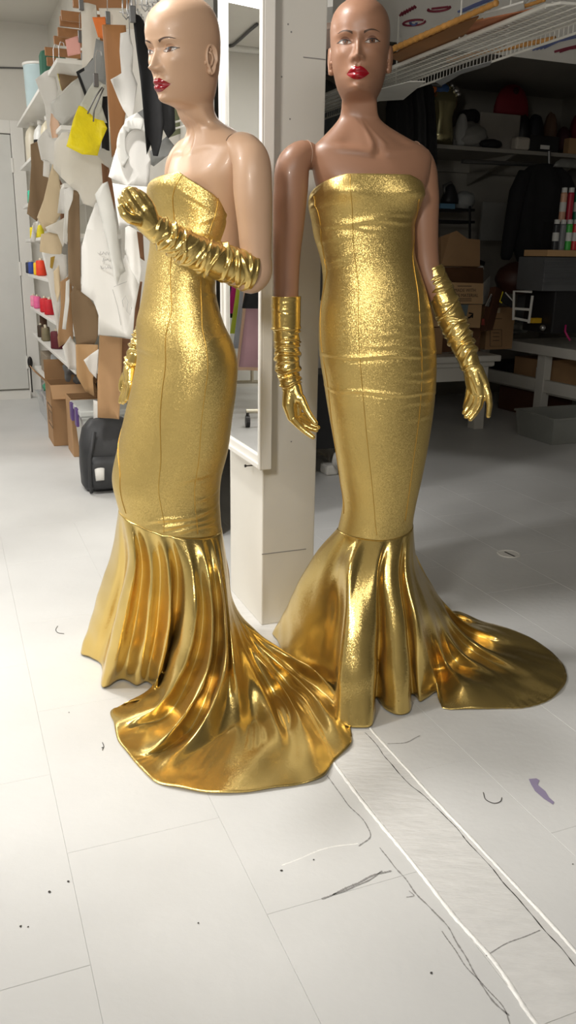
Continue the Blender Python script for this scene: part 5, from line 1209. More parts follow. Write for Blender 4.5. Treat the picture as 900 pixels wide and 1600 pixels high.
# ================================================================== right side: back room
TABLE = mat('white_table_paint', srgb(216, 213, 205), 0.45, var=0.03)
def pbox(name, P, size, m_, parent=None, bev=.003, rz=0.0, **kw):
    """box standing on P (bottom centre), turned by rz from the building axes"""
    c, s_ = math.cos(rz), math.sin(rz); X = UX * c + VX * s_; Y = VX * c - UX * s_
    mb = MB(); mb.box(np.array(P) + Zv * size[2] / 2, size, (X, Y, Zv), bev); return obj(name, mb, m_, parent, **kw)
# ---- low table with moulded edge
TC = wy(784, 555, 6.15); tz = TC[2]; tu, tv, _ = to_uv(TC)
t1 = thing('low_table', uv(tu - .6, tv + .35, 0), 'low white table with moulded edge carrying the cardboard boxes', 'table')
obj('tabletop', ubox(tu - 1.25, tu, tv, tv + .62, tz - .045, tz, .008), TABLE, t1)
obj('moulding', ubox(tu - 1.22, tu - .03, tv + .03, tv + .59, tz - .085, tz - .045, .012), TABLE, t1)
obj('apron', ubox(tu - 1.18, tu - .07, tv + .05, tv + .56, tz - .185, tz - .085, .003), TABLE, t1)
for a, b_ in ((tu - .15, tv + .06), (tu - 1.15, tv + .06), (tu - .62, tv + .47), (tu - 1.15, tv + .47)):
    obj('leg', ubox(a, a + .085, b_, b_ + .085, 0, tz - .185, .004), TABLE, t1)
# ---- long work table along the right wall
T2z = .60; A = wz(790, 531, T2z); B_ = wz(900, 547, T2z); dvec = (B_ - A); dvec[2] = 0; dvec /= np.linalg.norm(dvec); nvec = np.array([-dvec[1], dvec[0], 0])
if nvec[0] < 0: nvec = -nvec
t2 = thing('work_table', (A + B_) / 2 * np.array([1, 1, 0]), 'white work table with crossed rails along the right, loaded with dark cases', 'table')
def tbox(name, a0, a1, n0, n1, z0, z1, m_, parent, bev=.003, **kw):
    mb = MB(); c = A * np.array([1, 1, 0]) + dvec * (a0 + a1) / 2 + nvec * (n0 + n1) / 2 + Zv * (z0 + z1) / 2
    mb.box(c, (abs(a1 - a0), abs(n1 - n0), abs(z1 - z0)), (dvec, nvec, Zv), bev); return obj(name, mb, m_, parent, **kw)
tbox('tabletop', -.05, 1.6, 0, .75, T2z - .075, T2z, TABLE, t2)
la_ = float((wz(876, 655) - A) @ dvec)
for a in (la_, la_ - .78):
    for n in (.05, .62): tbox('leg', a - .045, a + .045, n, n + .07, 0, T2z - .075, TABLE, t2)
tbox('stretcher', la_ - .80, 1.5, .06, .10, .235, .33, TABLE, t2); tbox('stretcher', la_ - .80, 1.5, .63, .67, .235, .33, TABLE, t2)
tbox('shelf_board', la_ - .80, 1.5, .10, .63, .215, .235, TABLE, t2)
DARKB = mat('dark_brown_card', srgb(92, 58, 40), .7)
CASE = mat('black_case', (.016, .016, .018), .45, var=.2)
GREYC = mat('grey_case', srgb(96, 98, 100), .5)
# under the work table
setp(tbox('cardboard_box', la_ - .45, la_ - .1, .16, .55, .236, .46, KRAFT, None), 'brown box with a white label under the work table', 'box', 'boxes under the work table')
o = [x for x in COL.objects if x.get('label') == 'brown box with a white label under the work table'][0]
tbox('shipping_label', la_ - .17, la_ - .1 - .0, .155, .159, .29, .40, PAPER, o, 0, label='white label')
setp(tbox('dark_bag', la_ - .78, la_ - .5, .15, .5, .236, .40, BLACK, None, .05), 'dark bag under the far end of the work table', 'bag')
setp(tbox('cardboard_box', la_ - .6, la_ - .15, .15, .55, .001, .20, DARKB, None), 'dark brown box on the floor below the work table', 'box', 'boxes under the work table')
# ---- cardboard pile on the low table
ZMIN = tz + .002
def quad_thick(pts, m_, parent, name, th=.004, **kw):
    P = [np.array([p[0], p[1], max(p[2], ZMIN)]) for p in pts]; n = np.cross(P[1] - P[0], P[-1] - P[0]); n /= np.linalg.norm(n)
    mb = MB(); k = len(P); mb.add(P + [p + n * th for p in P], [tuple(range(k)), tuple(range(2 * k - 1, k - 1, -1))] + [(i, (i + 1) % k, (i + 1) % k + k, i + k) for i in range(k)]); return obj(name, mb, m_, parent, **kw)
BX2 = wy(725, 555, 6.35)
bxu, bxv, _ = to_uv(np.array([BX2[0], BX2[1], tz]))
def text(body, P, X, Y, size, m_, parent, name='lettering', ext=.0004, align='LEFT', **kw):
    cu = bpy.data.curves.new(name, 'FONT'); cu.body = body; cu.size = size; cu.extrude = ext; cu.align_x = align; cu.resolution_u = 2
    tmp = bpy.data.objects.new(name, cu); COL.objects.link(tmp)
    dg = bpy.context.evaluated_depsgraph_get(); me = bpy.data.meshes.new_from_object(tmp.evaluated_get(dg)); bpy.data.objects.remove(tmp)
    X, Y = np.array(X, float), np.array(Y, float); Nn = np.cross(X, Y); P = np.array(P, float)
    mb = MB(); mb.add([P + X * v.co.x + Y * v.co.y + Nn * v.co.z for v in me.vertices], [tuple(p.vertices) for p in me.polygons]); bpy.data.meshes.remove(me)
    return obj(name, mb, m_, parent, fix=False, **kw)
# box with text: stands on its lower neighbour, open towards us
pl = lambda x, y, D=6.30: wpl(x, y, (0 * 1.0 + wy(725, 480, D)[0], wy(725, 480, D)[1]), UX)
KR2 = mat('pale_kraft_card', srgb(206, 168, 124), .75, var=.05, scale=5)
ob = thing('cardboard_box', pl(725, 556), 'open delivery box printed MADE WITH LESS MATERIAL on the low table', 'box', 'boxes on the low table')
quad_thick([pl(672, 474), pl(754, 475), pl(755, 443), pl(672, 440)], KR2, ob, 'front_panel')
quad_thick([pl(672, 440, 6.34), pl(755, 443, 6.34), pl(755, 419, 6.62), pl(672, 418, 6.62)], BROWN, ob, 'inside_panel')
quad_thick([pl(672, 476, 6.3), pl(753, 476, 6.3), pl(750, 512, 6.18), pl(672, 510, 6.18)], KR2, ob, 'flap')
quad_thick([pl(755, 443, 6.33), pl(766, 431, 6.6), pl(764, 470, 6.6), pl(755, 475, 6.33)], PAPER, ob, 'side_panel')
quad_thick([pl(672, 512, 6.33), pl(750, 513, 6.33), pl(750, 554, 6.34), pl(672, 558, 6.34)], BROWN, ob, 'lower_panel')
fx = -VX * .006
text('MADE WITH', pl(709, 456) + fx, UX, Zv, .033, PRINT, ob); text('LESS MATERIAL', pl(706, 464) + fx, UX, Zv, .033, PRINT, ob)
mb = MB()
for y in (447, 467, 470): 
    p = pl(716, y) + fx; mb.box(p + UX * .05, (.12, .0008, .005), BX)
obj('small_print', mb, PRINT, ob)
fl = lambda x, y: pl(x, y, 6.30 - .12 * (y - 476) / 36.0) - VX * .008
quad_thick([fl(711, 476), fl(731, 476), fl(728, 496), fl(709, 496)], mat('blue_grey_label', srgb(118, 132, 138), .6), ob, 'sticker', .001, label='blue grey sticker')
mb = MB(); mb.tube([fl(x, y) for x, y in ((724, 495), (728, 497), (733, 496), (737, 492))], .006, 6); mb.tube([fl(732, 489), fl(738, 490), fl(737, 496)], .005, 6); obj('curved_arrow', mb, INK, ob)
# narrow printed carton leaning, right of it
nb = thing('printed_carton', pl(758, 517), 'dark slim carton with a white barcode label leaning on the delivery box', 'box', 'boxes on the low table')
quad_thick([pl(750, 517, 6.2), pl(760, 517, 6.25), pl(776, 455, 6.4), pl(766, 449, 6.35)], DARKB, nb, 'carton', .05)
quad_thick([pl(758, 478, 6.255), pl(766, 480, 6.26), pl(774, 463, 6.30), pl(767, 459, 6.295)], PAPER, nb, 'barcode_label', .002, label='white barcode label')
mb = MB()
for k in range(5):
    a, b_ = pl(759.5 + k * 1.3, 478.5 + k * .3, 6.24), pl(767.5 + k * 1.3, 461 + k * .7, 6.28); mb.tube([a, b_], .0022, 4)
obj('bars', mb, INK, nb)
quad_thick([pl(752, 508, 6.18), pl(757, 508, 6.18), pl(757, 498, 6.2), pl(753, 498, 6.2)], mat('red_print', srgb(150, 60, 50), .6), nb, 'red_mark', .001, label='red printed mark')
# carton right, with frame print
def facing_box(name, x0, x1, y0, y1, D, dep, m_, label, group=None, cat='box', bev=.002):
    a, b_ = pl(x0, y1, D), pl(x1, y1, D); top = pl((x0 + x1) / 2, y0, D)[2]; bot = max((a[2] + b_[2]) / 2, ZMIN)
    w_ = np.linalg.norm((b_ - a)[:2]); c = (a + b_) / 2
    mb = MB(); mb.box(np.array([c[0], c[1], (bot + top) / 2]) + VX * dep / 2, (w_, dep, top - bot), BX, bev)
    return setp(obj(name, mb, m_), label, cat, group)
cb = facing_box('cardboard_box', 757, 799, 480, 553, 6.42, .34, KRAFT, 'brown sealed box with a printed frame at the right of the pile', 'boxes on the low table')
fp = lambda x, y: pl(x, y, 6.412)
for pth in ([(766, 515), (784, 515), (784, 541), (766, 541), (766, 515)], [(770, 520), (780, 520)], [(770, 526), (780, 526)], [(770, 532), (780, 532)], [(770, 498), (784, 498)]):
    mb = MB(); mb.tube([fp(*p) for p in pth], .0022, 4); o = obj('print', mb, PRINT, cb)
quad_thick([pl(773, 481, 6.412), pl(782, 481, 6.412), pl(781, 489, 6.412), pl(773, 489, 6.412)], BEIGE, cb, 'tape', .001, label='strip of tape')
facing_box('cardboard_box', 672, 690, 512, 557, 6.20, .10, KRAFT, 'small brown box at the left end of the pile, behind the glove', 'boxes on the low table')
quad_thick([pl(700, 552, 6.15), pl(744, 553, 6.18), pl(751, 520, 6.2), pl(736, 545, 6.16)], BROWN, ob, 'loose_flap')
# paper bag, letters and book behind
pb = thing('paper_bag', pl(705, 415, 6.8), 'crumpled brown paper bag on top of the cardboard pile', 'bag')
quad_thick([pl(676, 420, 6.75), pl(736, 421, 6.75), pl(736, 380, 6.8), pl(716, 378, 6.8), pl(700, 366, 6.85), pl(690, 370, 6.85), pl(676, 375, 6.8)], KRAFT, pb, 'bag_wall', .12)
quad_thick([pl(690, 382, 6.73), pl(708, 384, 6.73), pl(706, 372, 6.78), pl(696, 368, 6.78)], KRAFT_L, pb, 'fold', .006)
setp(quad_thick([pl(692, 419, 6.66), pl(722, 419, 6.66), pl(720, 413, 6.7), pl(694, 413, 6.7)], PAPER, None, 'envelope', .004), 'white envelope edge under the paper bag', 'envelope')
setp(quad_thick([pl(736, 400, 6.72), pl(758, 409, 6.72), pl(757, 415, 6.7), pl(737, 409, 6.7)], BLACK, None, 'folder', .02), 'thin black folder beside the paper bag', 'folder')
setp(quad_thick([pl(740, 421, 6.7), pl(756, 421, 6.7), pl(752, 408, 6.74), pl(742, 412, 6.74)], PAPER, None, 'paper_sheet', .004), 'white paper sheets below the black folder', 'paper')
# things on the work table
ZMIN = T2z + .002
def tb_at(px, py): 
    P = wz(px, py, T2z); d = P - A; return float(d @ dvec), float(d @ nvec)
for i, (x, y, w_, h, m_, nm, lb, ct) in enumerate(((797, 522, .10, .035, GREY, 'plate_stack', 'stack of pale plates at the far corner of the work table', 'plates'), (812, 519, .08, .07, MILKY, 'jar', 'pale jar on the far corner of the work table', 'jar'))):
    P = wz(x, y, T2z); mb = MB(); mb.lathe([(.001, 0), (w_ * .7, 0), (w_, h * .4), (w_, h), (w_ * .9, h), (.001, h * .7)], P, 20); setp(obj(nm, mb, m_, smooth=False), lb, ct)
fr_ = thing('drawer_rack', wz(815, 516, T2z), 'small white wire drawer frame on the work table', 'frame')
for pth in ([(802, 500), (803, 455), (831, 456)], [(826, 505), (832, 462)], [(802, 482), (830, 484)], [(803, 497), (828, 502)]):
    mb = MB(); mb.tube([wy(x, y, 6.2) for x, y in pth], .010, 6); obj('wire', mb, TRIM, fr_)
tb = thing('tape_case', wy(795, 478, 6.25), 'yellow and black tape measure case above the sealed box', 'tool')
quad_thick([wy(781, 470, 6.25), wy(798, 481, 6.25), wy(802, 474, 6.25), wy(786, 456, 6.25)], BLACK, tb, 'case', .03)
quad_thick([wy(780, 472, 6.24), wy(784, 474, 6.24), wy(789, 458, 6.24), wy(785, 455, 6.24)], YELLOW, tb, 'stripe', .003, label='yellow stripe')
quad_thick([wy(787, 460, 6.24), wy(801, 475, 6.24), wy(803, 471, 6.24), wy(790, 456, 6.24)], PAPER, tb, 'label_strip', .003, label='white label strip')
setp(facing_box('yellow_block', 832, 846, 497, 505, 5.95, .05, mat('dull_yellow', srgb(222, 176, 40), .5), 'small yellow block in front of the grey case', None, 'block'), None)
gc = facing_box('grey_case', 836, 862, 456, 508, 6.2, .25, GREYC, 'dark grey case with a square handle hole on the work table', None, 'case', .01)
quad_thick([pl(846, 464, 6.19), pl(852, 464, 6.19), pl(852, 473, 6.19), pl(846, 473, 6.19)], INK, gc, 'handle_hole', .004)
facing_box('black_case', 861, 915, 452, 521, 5.82, .34, CASE, 'black equipment case at the right end of the work table', None, 'case', .01)
mb = MB(); mb.tube([pl(884, 508, 5.80), pl(883, 518, 5.78), pl(887, 526, 5.76), pl(891, 532, 5.74)], .008, 6); setp(obj('ribbon', mb, mat('pink_ribbon', srgb(190, 40, 110), .5), smooth=True), 'pink ribbon hanging in front of the black case', 'ribbon')
mb = MB(); c = pl(848, 512, 5.86); mb.ball(c, .022, 12, 8); setp(obj('caster', mb, METAL, smooth=True), 'shiny metal ball caster below the grey case', 'caster')
setp(obj('leather_bag', lump(pl(812, 437, 6.38), (.20, .16, .13), 15, 36, 18, .07), mat('dark_leather', srgb(66, 36, 26), .55), smooth=True), 'dark brown leather bag behind the tape measure case', 'bag')
# ribbed grey case with tray of bottles
rcase = thing('ribbed_case', pl(880, 455, 5.75), 'grey ribbed case standing under the bottle tray', 'case')
obj_ = facing_box('case_body', 847, 930, 402, 455, 5.78, .30, GREYC, None, None, None, .006); 
for k in ('label', 'category'):
    if k in obj_: del obj_[k]
obj_.parent = rcase; obj_.location = -rcase.location
for y in (408, 416, 425, 434, 443):
    mb = MB(); a, b_ = pl(849 , y, 5.77), pl(925, y, 5.77); mb.tube([a, b_], .008, 6); obj('rib', mb, GREYC, rcase)
tr = facing_box('bottle_tray', 855, 930, 391, 401, 5.74, .26, KRAFT_L, 'cardboard tray that the marker bottles stand on', None, 'tray')
tzz = pl(880, 391, 5.74)[2]
rs = facing_box('bottle_step', 862, 932, 347, 390, 5.90, .12, BLACK, 'black step behind the front row of bottles', None, 'step')
for i, (x, ytop, ybot, D, body, band, capc, lb) in enumerate((
   (866, 343, 391, 5.78, (44, 46, 50), (200, 200, 196), (206, 206, 202), 'grey black bottle with a white label, front row'), (876, 343, 391, 5.78, (120, 122, 126), (116, 118, 122), (206, 206, 202), 'plain grey bottle, front row'), (886, 343, 391, 5.78, (66, 176, 72), (214, 216, 210), (210, 212, 206), 'green bottle with a white label, front row'), (896, 343, 391, 5.78, (210, 50, 52), (208, 204, 200), (206, 206, 202), 'red bottle with a white label, front row'), (906, 343, 391, 5.78, (110, 40, 46), (200, 60, 60), (206, 206, 202), 'maroon bottle at the cut edge, front row'),
   (877, 293, 347, 5.93, (206, 158, 130), (206, 204, 198), (214, 212, 206), 'flesh coloured bottle, back row'), (888, 293, 347, 5.93, (176, 36, 58), (176, 36, 58), (214, 212, 206), 'crimson bottle, back row'), (899, 293, 347, 5.93, (24, 110, 76), (206, 206, 200), (214, 212, 206), 'dark green bottle with a white label, back row'))):
    P = pl(x, ybot, D); h = pl(x, ytop, D)[2] - P[2]; r = .0225; t = thing('marker_bottle', P, lb, 'bottle', 'bottles on the cardboard tray')
    mb = MB(); mb.lathe([(.001, .001), (r, .001), (r, h * .82), (r * .8, h * .86), (.001, h * .86)], P, 14); obj('bottle_body', mb, mat('bottle_%d_%d_%d' % body, srgb(*body), .35), t, smooth=False)
    mb = MB(); mb.lathe([(.001, h * .86), (r * .85, h * .86), (r * .85, h), (.001, h)], P, 14); obj('cap', mb, mat('cap_white', srgb(206, 206, 202), .4), t)
    if band != body: mb = MB(); mb.lathe([(r * 1.02, h * .30), (r * 1.02, h * .58)], P, 14); obj('label_band', mb, mat('band_%d_%d_%d' % band, srgb(*band), .5), t)
ZMIN = 0.002
# ---- coat rail, dark coat, small shelf
rl = thing('clothes_rail', wy(830, 253, 6.9), 'dark clothes rail below the long wall shelf', 'rail')
mb = MB(); mb.tube([wpl(722, 252, wy(800, 252, 7.0), UX), wpl(930, 262, wy(800, 252, 7.0), UX)], .016, 10); obj('bar', mb, METAL_D, rl)
mb = MB(); mb.tube([wpl(858, 236, wy(800, 252, 7.0), UX), wpl(858, 262, wy(800, 252, 7.0), UX)], .012, 8); obj('support', mb, METAL_D, rl)
def hung(name, D, outline, m_, label, dep=.10, cat='coat', group='dark hanging clothes', sway=.012):
    """hanging garment: left/right edges per height, lofted with pleats"""
    rings = []; n = 40
    for y, x0, x1 in outline:
        a, b_ = pl(x0, y, D), pl(x1, y, D); c = (a + b_) / 2; w_ = np.linalg.norm((b_ - a)[:2]) / 2; k = min(1, (y - outline[0][0]) / 40 + .25)
        rings.append([c + UX * w_ * math.cos(2 * PI * j / n) + VX * (dep * k * (1 + .22 * math.sin(7 * 2 * PI * j / n))) * math.sin(2 * PI * j / n) for j in range(n)])
    mb = MB(); mb.loft(rings); return setp(obj(name, mb, m_, smooth=True), label, cat, group)
COAT = mat('black_wool', (.010, .010, .011), .9, var=.2, scale=10)
dc = hung('coat', 6.7, [(256, 842, 862), (262, 826, 880), (275, 812, 892), (300, 806, 900), (340, 800, 905), (380, 799, 905), (412, 812, 905), (428, 820, 900)], COAT, 'long black coat hanging on the clothes rail', .12)
mb = MB(); rings = []
for x, y, r in ((820, 270, .05), (808, 300, .06), (801, 340, .058), (795, 375, .052), (791, 400, .045), (790, 406, .03)): rings.append((pl(x, y, 6.62), r))
mb.tube([p for p, _ in rings], [r for _, r in rings], 14); obj('sleeve', mb, COAT, dc, smooth=True)
hung('plastic_cover', 6.6, [(249, 876, 905), (255, 868, 905), (262, 864, 905)], mat('dull_film', srgb(120, 120, 116), .4), 'pale plastic garment cover over the rail', .05, 'cover', None)
ss = thing('side_shelf', pl(708, 330, 7.1), 'small dark two tier shelf on the back wall, iron on top', 'shelf')
for y in (327, 346, 380): a, b_ = pl(672, y, 7.1), pl(740, y, 7.1); mb = MB(); mb.box((a + b_) / 2 + VX * .1, (np.linalg.norm(b_ - a), .24, .02), BX); obj('board', mb, CASE, ss)
for x in (676, 734): a, b_ = pl(x, 322, 7.05), pl(x, 425, 7.05); mb = MB(); mb.tube([a, b_], .010, 6); obj('post', mb, CASE, ss)
ir = thing('steam_iron', pl(702, 320, 7.08), 'black steam iron standing on the small dark shelf', 'iron')
c = pl(702, 318, 7.08); mb = MB(); mb.loft([[c + UX * x + VX * y_ + Zv * z for x, y_ in sup(0, 0, a, b_, 20, .8)] for z, a, b_ in ((0, .07, .06), (.03, .068, .06), (.08, .05, .05), (.125, .03, .035), (.14, .012, .02))]); obj('iron_body', mb, CASE, ir, smooth=True)
mb = MB(); mb.tube([c + UX * -.045 + Zv * .06, c + UX * -.06 + Zv * .13, c + UX * .0 + Zv * .155, c + UX * .03 + Zv * .12], .012, 8); obj('handle', mb, METAL_D, ir, smooth=True)
facing_box('blue_box', 688, 711, 318, 326, 7.04, .12, mat('dull_blue', srgb(96, 140, 170), .6), 'flat blue box on the small dark shelf')
setp(obj('grey_bundle', lump(pl(725, 314, 7.12), (.09, .08, .075), 21), GREY, smooth=True), 'grey cloth bundle beside the steam iron', 'cloth')
facing_box('wall_board', 750, 800, 316, 376, 7.35, .02, mat('grey_board', srgb(150, 150, 146), .6), 'pale board leaning on the back wall beside the coat', None, 'board')
# ---- long wall shelf with its load
SD = 7.05; sz_ = pl(700, 226, SD)[2]
ls = thing('wall_shelf', pl(780, 232, SD), 'long wall shelf high on the dark back wall', 'shelf')
a, b_ = pl(600, 226, SD), pl(960, 226, SD); su0, sv0, _ = to_uv(a); su1 = to_uv(b_)[0]
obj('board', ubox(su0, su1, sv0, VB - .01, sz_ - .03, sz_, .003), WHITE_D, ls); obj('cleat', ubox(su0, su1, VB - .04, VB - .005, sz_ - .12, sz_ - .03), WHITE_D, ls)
for u_ in (su0 + .5, su0 + 1.2, su1 - .25): mb = MB(); mb.prism([(VB - .01 - 0, sz_ - .03), (sv0 + .03, sz_ - .03), (VB - .01, sz_ - .22)], uv(u_, 0, 0), VX, Zv, .02); obj('bracket', mb, WHITE_D, ls)
SILV = mat('gold_silver_foil', srgb(176, 168, 128), .22, .85)
def onshelf(px): 
    p = pl(px, 226, SD + .12); return np.array([p[0], p[1], sz_])
P = onshelf(688); t = thing('dress_form', P, 'shiny gold silver dress form on the long wall shelf', 'dress form')
mb = MB(); mb.loft([[P + UX * a_ * math.cos(2 * PI * k / 24) + VX * b2 * math.sin(2 * PI * k / 24) + Zv * z for k in range(24)] for z, a_, b2 in ((.0, .10, .07), (.08, .105, .075), (.2, .085, .065), (.3, .12, .09), (.36, .125, .08), (.40, .08, .06), (.44, .035, .035), (.47, .03, .03))]); obj('torso', mb, SILV, t, smooth=True)
for i, (x, y, r) in enumerate(((698, 150, .028), (712, 141, .030), (716, 147, .022), (706, 133, .018))):
    mb = MB(); mb.ball(pl(x, y, SD + .06), r, 14, 10); setp(obj('silver_ball', mb, mat('silver_ball', (.8, .8, .8), .08, 1.0), smooth=True), 'small silver ball %s above the dress form' % ('lowest', 'largest', 'rightmost', 'topmost')[i], 'ball', 'silver balls')
setp(obj('blue_cloth', lump(pl(690, 141, SD + .1), (.07, .06, .05), 31), mat('blue_cloth', srgb(60, 100, 160), .6), smooth=True), 'bright blue cloth above the dress form', 'cloth')
setp(obj('orange_cloth', lump(pl(676, 139, SD + .05), (.03, .03, .03), 32), ORANGE, smooth=True), 'small orange scrap above the dress form', 'cloth')
P = onshelf(732); setp(obj('white_cloth', lump(P + Zv * .085, (.15, .10, .10), 33, 40, 18), mat('grey_white_cloth', srgb(140, 138, 134), .8), smooth=True), 'crumpled grey white cloth on the long wall shelf', 'cloth')
P = onshelf(716); setp(obj('pale_cushion', lump(P + Zv * .11 - VX * .03, (.05, .05, .13), 34, 24, 12, .05), mat('pale_cloth', srgb(170, 170, 168), .8), smooth=True), 'narrow pale bundle beside the dress form', 'cloth')
P = onshelf(735); setp(obj('dark_bundle', lump(P + Zv * .23 + VX * .05, (.10, .07, .06), 35), BLACK, smooth=True), 'dark bundle on top of the crumpled cloth', 'cloth')
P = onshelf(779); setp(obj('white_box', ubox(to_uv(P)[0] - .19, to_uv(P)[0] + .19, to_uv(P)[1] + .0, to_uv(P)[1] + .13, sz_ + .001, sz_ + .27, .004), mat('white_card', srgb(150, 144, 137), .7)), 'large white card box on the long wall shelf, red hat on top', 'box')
RED = mat('red_felt', (.16, .004, .012), .75)
P = onshelf(801) + VX * .06 + Zv * .275; t = thing('red_hat', P, 'red domed hat resting on the white card box', 'hat')
mb = MB(); mb.lathe([(.165, 0), (.162, .05), (.145, .12), (.11, .18), (.06, .215), (.001, .225)], P, 28, (UX, VX, Zv), 1, .35); obj('crown', mb, RED, t, smooth=True)
mb = MB(); mb.ball(P + Zv * .17 - VX * .045, (.026, .012, .026), 12, 8, BX); obj('badge', mb, mat('dark_red', (.03,.002,.004), .6), t, 'dark badge', smooth=True)
for i, (x, dz, r, m_, lb) in enumerate(((818, .14, (.07, .07, .15), CASE, 'upright black bag beside the white card box'), (838, .15, (.075, .07, .15), mat('navy_bag', (.015, .016, .024), .6), 'black bag with pale piping on the long wall shelf'), (862, .16, (.055, .06, .16), mat('brown_figure', srgb(98, 72, 56), .6), 'brown upright bundle on the long wall shelf'), (884, .12, (.06, .06, .10), mat('plum_cloth', srgb(66, 28, 36), .7), 'plum coloured bundle on the long wall shelf'), (903, .17, (.05, .06, .16), RED, 'red cloth at the right edge of the shelf'))):
    P = onshelf(x); setp(obj('bundle', lump(P + Zv * dz + VX * .04, r, 40 + i, 28, 14, .10), m_, smooth=True), lb, 'bag', 'bags on the long wall shelf')
P = onshelf(840); pu, pv, _ = to_uv(P)
kb = setp(obj('black_crate', ubox(pu - .14, pu + .14, pv - .09, pv - .03, sz_ + .001, sz_ + .12, .003), CASE), 'low black crate with a small white label on the shelf', 'crate')
obj('label_card', ubox(pu - .04, pu + .05, pv - .093, pv - .0905, sz_ + .02, sz_ + .05), PAPER, kb, 'white label')
P = onshelf(892); pu, pv, _ = to_uv(P); setp(obj('kraft_box', ubox(pu - .09, pu + .09, pv - .09, pv - .02, sz_ + .001, sz_ + .12, .003), KRAFT), 'kraft box at the right end of the long wall shelf', 'box')
P = onshelf(806); pu, pv, _ = to_uv(P); setp(obj('tissue_box', ubox(pu - .07, pu + .07, pv - .10, pv - .02, sz_ + .001, sz_ + .10, .02), mat('cream_card', srgb(188, 180, 168), .6)), 'small cream box in front of the large white card box', 'box')
setp(obj('black_scarf', lump(onshelf(758) + Zv * .03 - VX * .08, (.10, .05, .035), 45), BLACK, smooth=True), 'black scarf trailing over the shelf edge', 'scarf')
# hanging dark clothes between the heads and shelf
for i, (D, o_, m_, lb) in enumerate(((6.25, [(126, 622, 632), (138, 610, 640), (170, 606, 641), (215, 606, 642), (300, 606, 642)], COAT, 'black garment directly right of the brown neck'), (6.25, [(126, 646, 652), (138, 643, 658), (180, 643, 658), (260, 643, 660)], mat('charcoal_cloth', (.022, .022, .023), .8), 'charcoal garment behind the brown shoulder'), (6.25, [(126, 502, 514), (134, 494, 526), (150, 490, 530), (220, 490, 530)], mat('slate_cloth', srgb(78, 84, 86), .8), 'slate grey garment between the column and the brown neck'), (6.25, [(126, 664, 668), (140, 661, 674), (220, 661, 675), (300, 661, 675)], COAT, 'narrow black garment beside the dress form'))):
    hung('hanging_garment', D, o_, m_, lb, .10, 'garment')
gr = thing('clothes_rail', pl(580, 128, 6.3), 'hidden clothes rail carrying the dark garments behind the brown neck', 'rail')
a, b_ = pl(486, 128, 6.25), pl(690, 128, 6.25); a[2] = b_[2] = pl(640, 128, 6.25)[2]; mb = MB(); mb.tube([a, b_], .014, 8); obj('bar', mb, METAL_D, gr)
for f in (.25, .62): p = a + (b_ - a) * f; mb = MB(); mb.tube([p, np.array([p[0], p[1], 2.6])], .010, 8); obj('drop_rod', mb, METAL_D, gr)
# ---- wire shelf hung from the ceiling
WZ = 2.02
F0, F1 = wz(520, 143, WZ), wz(868, 3, WZ); dv = F1 - F0; Lw = np.linalg.norm(dv); dv /= Lw; nv = np.array([-dv[1], dv[0], 0]);
if nv[0] < 0: nv = -nv
Bq = wz(740, 92, WZ); Wd = float((Bq - F0) @ nv)
ws = thing('wire_shelf', F0, 'white wire shelf hung below the ceiling on the right', 'wire shelf')
WIRE = mat('white_wire', srgb(222, 220, 212), .35)
def wp(a, n, z=0.0): return F0 + dv * a + nv * n + Zv * z
for n, z, r in ((0, 0, .0085), (Wd, 0, .005), (Wd, -.035, .005), (0, .0, .004)):
    mb = MB(); mb.tube([wp(-.6, n, z), wp(Lw - .05, n, z)], r, 8); obj('rail', mb, WIRE, ws)
for k in range(1, 5): mb = MB(); mb.tube([wp(-.6, Wd * k / 5, -.004), wp(Lw, Wd * k / 5, -.004)], .0032, 6); obj('support_wire', mb, WIRE, ws)
nw = 88
me = None
for i in range(nw):
    a = -.55 + (Lw + .53) * i / (nw - 1)
    mb = MB(); mb.tube([wp(a, 0, .004), wp(a, Wd, .004), wp(a, Wd, -.036)], .0020, 5); obj('cross_wire', mb, WIRE, ws)
mb = MB(); mb.tube([wp(Lw - .05, 0), wp(Lw, .02), wp(Lw + .02, Wd * .5), wp(Lw, Wd - .02), wp(Lw - .05, Wd)], .005, 8); obj('end_wire', mb, WIRE, ws)
for a in (.25, 1.15):
    for n in (0, Wd): mb = MB(); mb.tube([wp(a, n), wp(a, n, .33)], .004, 6); obj('hanger_wire', mb, WIRE, ws)
# bamboo poles, brown papers and sheets lying on it
BAM = mat('bamboo', srgb(196, 142, 74), .45, var=.12, scale=20)
def pole(x0, y0, x1, y1, z, r, label):
    a, b_ = wz(x0, y0, z), wz(x1, y1, z); t = []
    mb = MB(); n = 18; pts, rd = [], []
    for k in range(n + 1):
        f = k / n
        for e, q_ in ((-.006, 1.0), (0, 1.14), (.006, 1.0)):
            pts.append(a + (b_ - a) * (f + e)); rd.append(r * q_ * (1.1 - .2 * f))
    mb.tube(pts, rd, 8); setp(obj('bamboo_pole', mb, BAM, smooth=True), label, 'pole', 'bamboo poles on the wire shelf')
pole(611, 78, 775, 5, WZ + .022, .011, 'uppermost bamboo pole lying on the wire shelf')
pole(700, 94, 866, 60, WZ - .012 + .05, .010, 'bamboo pole ending below the outer edge of the wire shelf')
pole(690, 52, 850, 0, WZ + .03, .007, 'thin cane between the bamboo pole and the front rail')
BRN = mat('brown_wrap', srgb(150, 104, 62), .6, var=.15, scale=6)
def sheet(pix, z, m_, name, label, cat='paper', th=.006, tilt=0.0):
    P = [wz(x, y, z + tilt * k) for k, (x, y) in enumerate(pix)]
    mb = MB(); k = len(P); mb.add(P + [p + Zv * th for p in P], [tuple(range(k)), tuple(range(2 * k - 1, k - 1, -1))] + [(i, (i + 1) % k, (i + 1) % k + k, i + k) for i in range(k)])
    return setp(obj(name, mb, m_), label, cat)
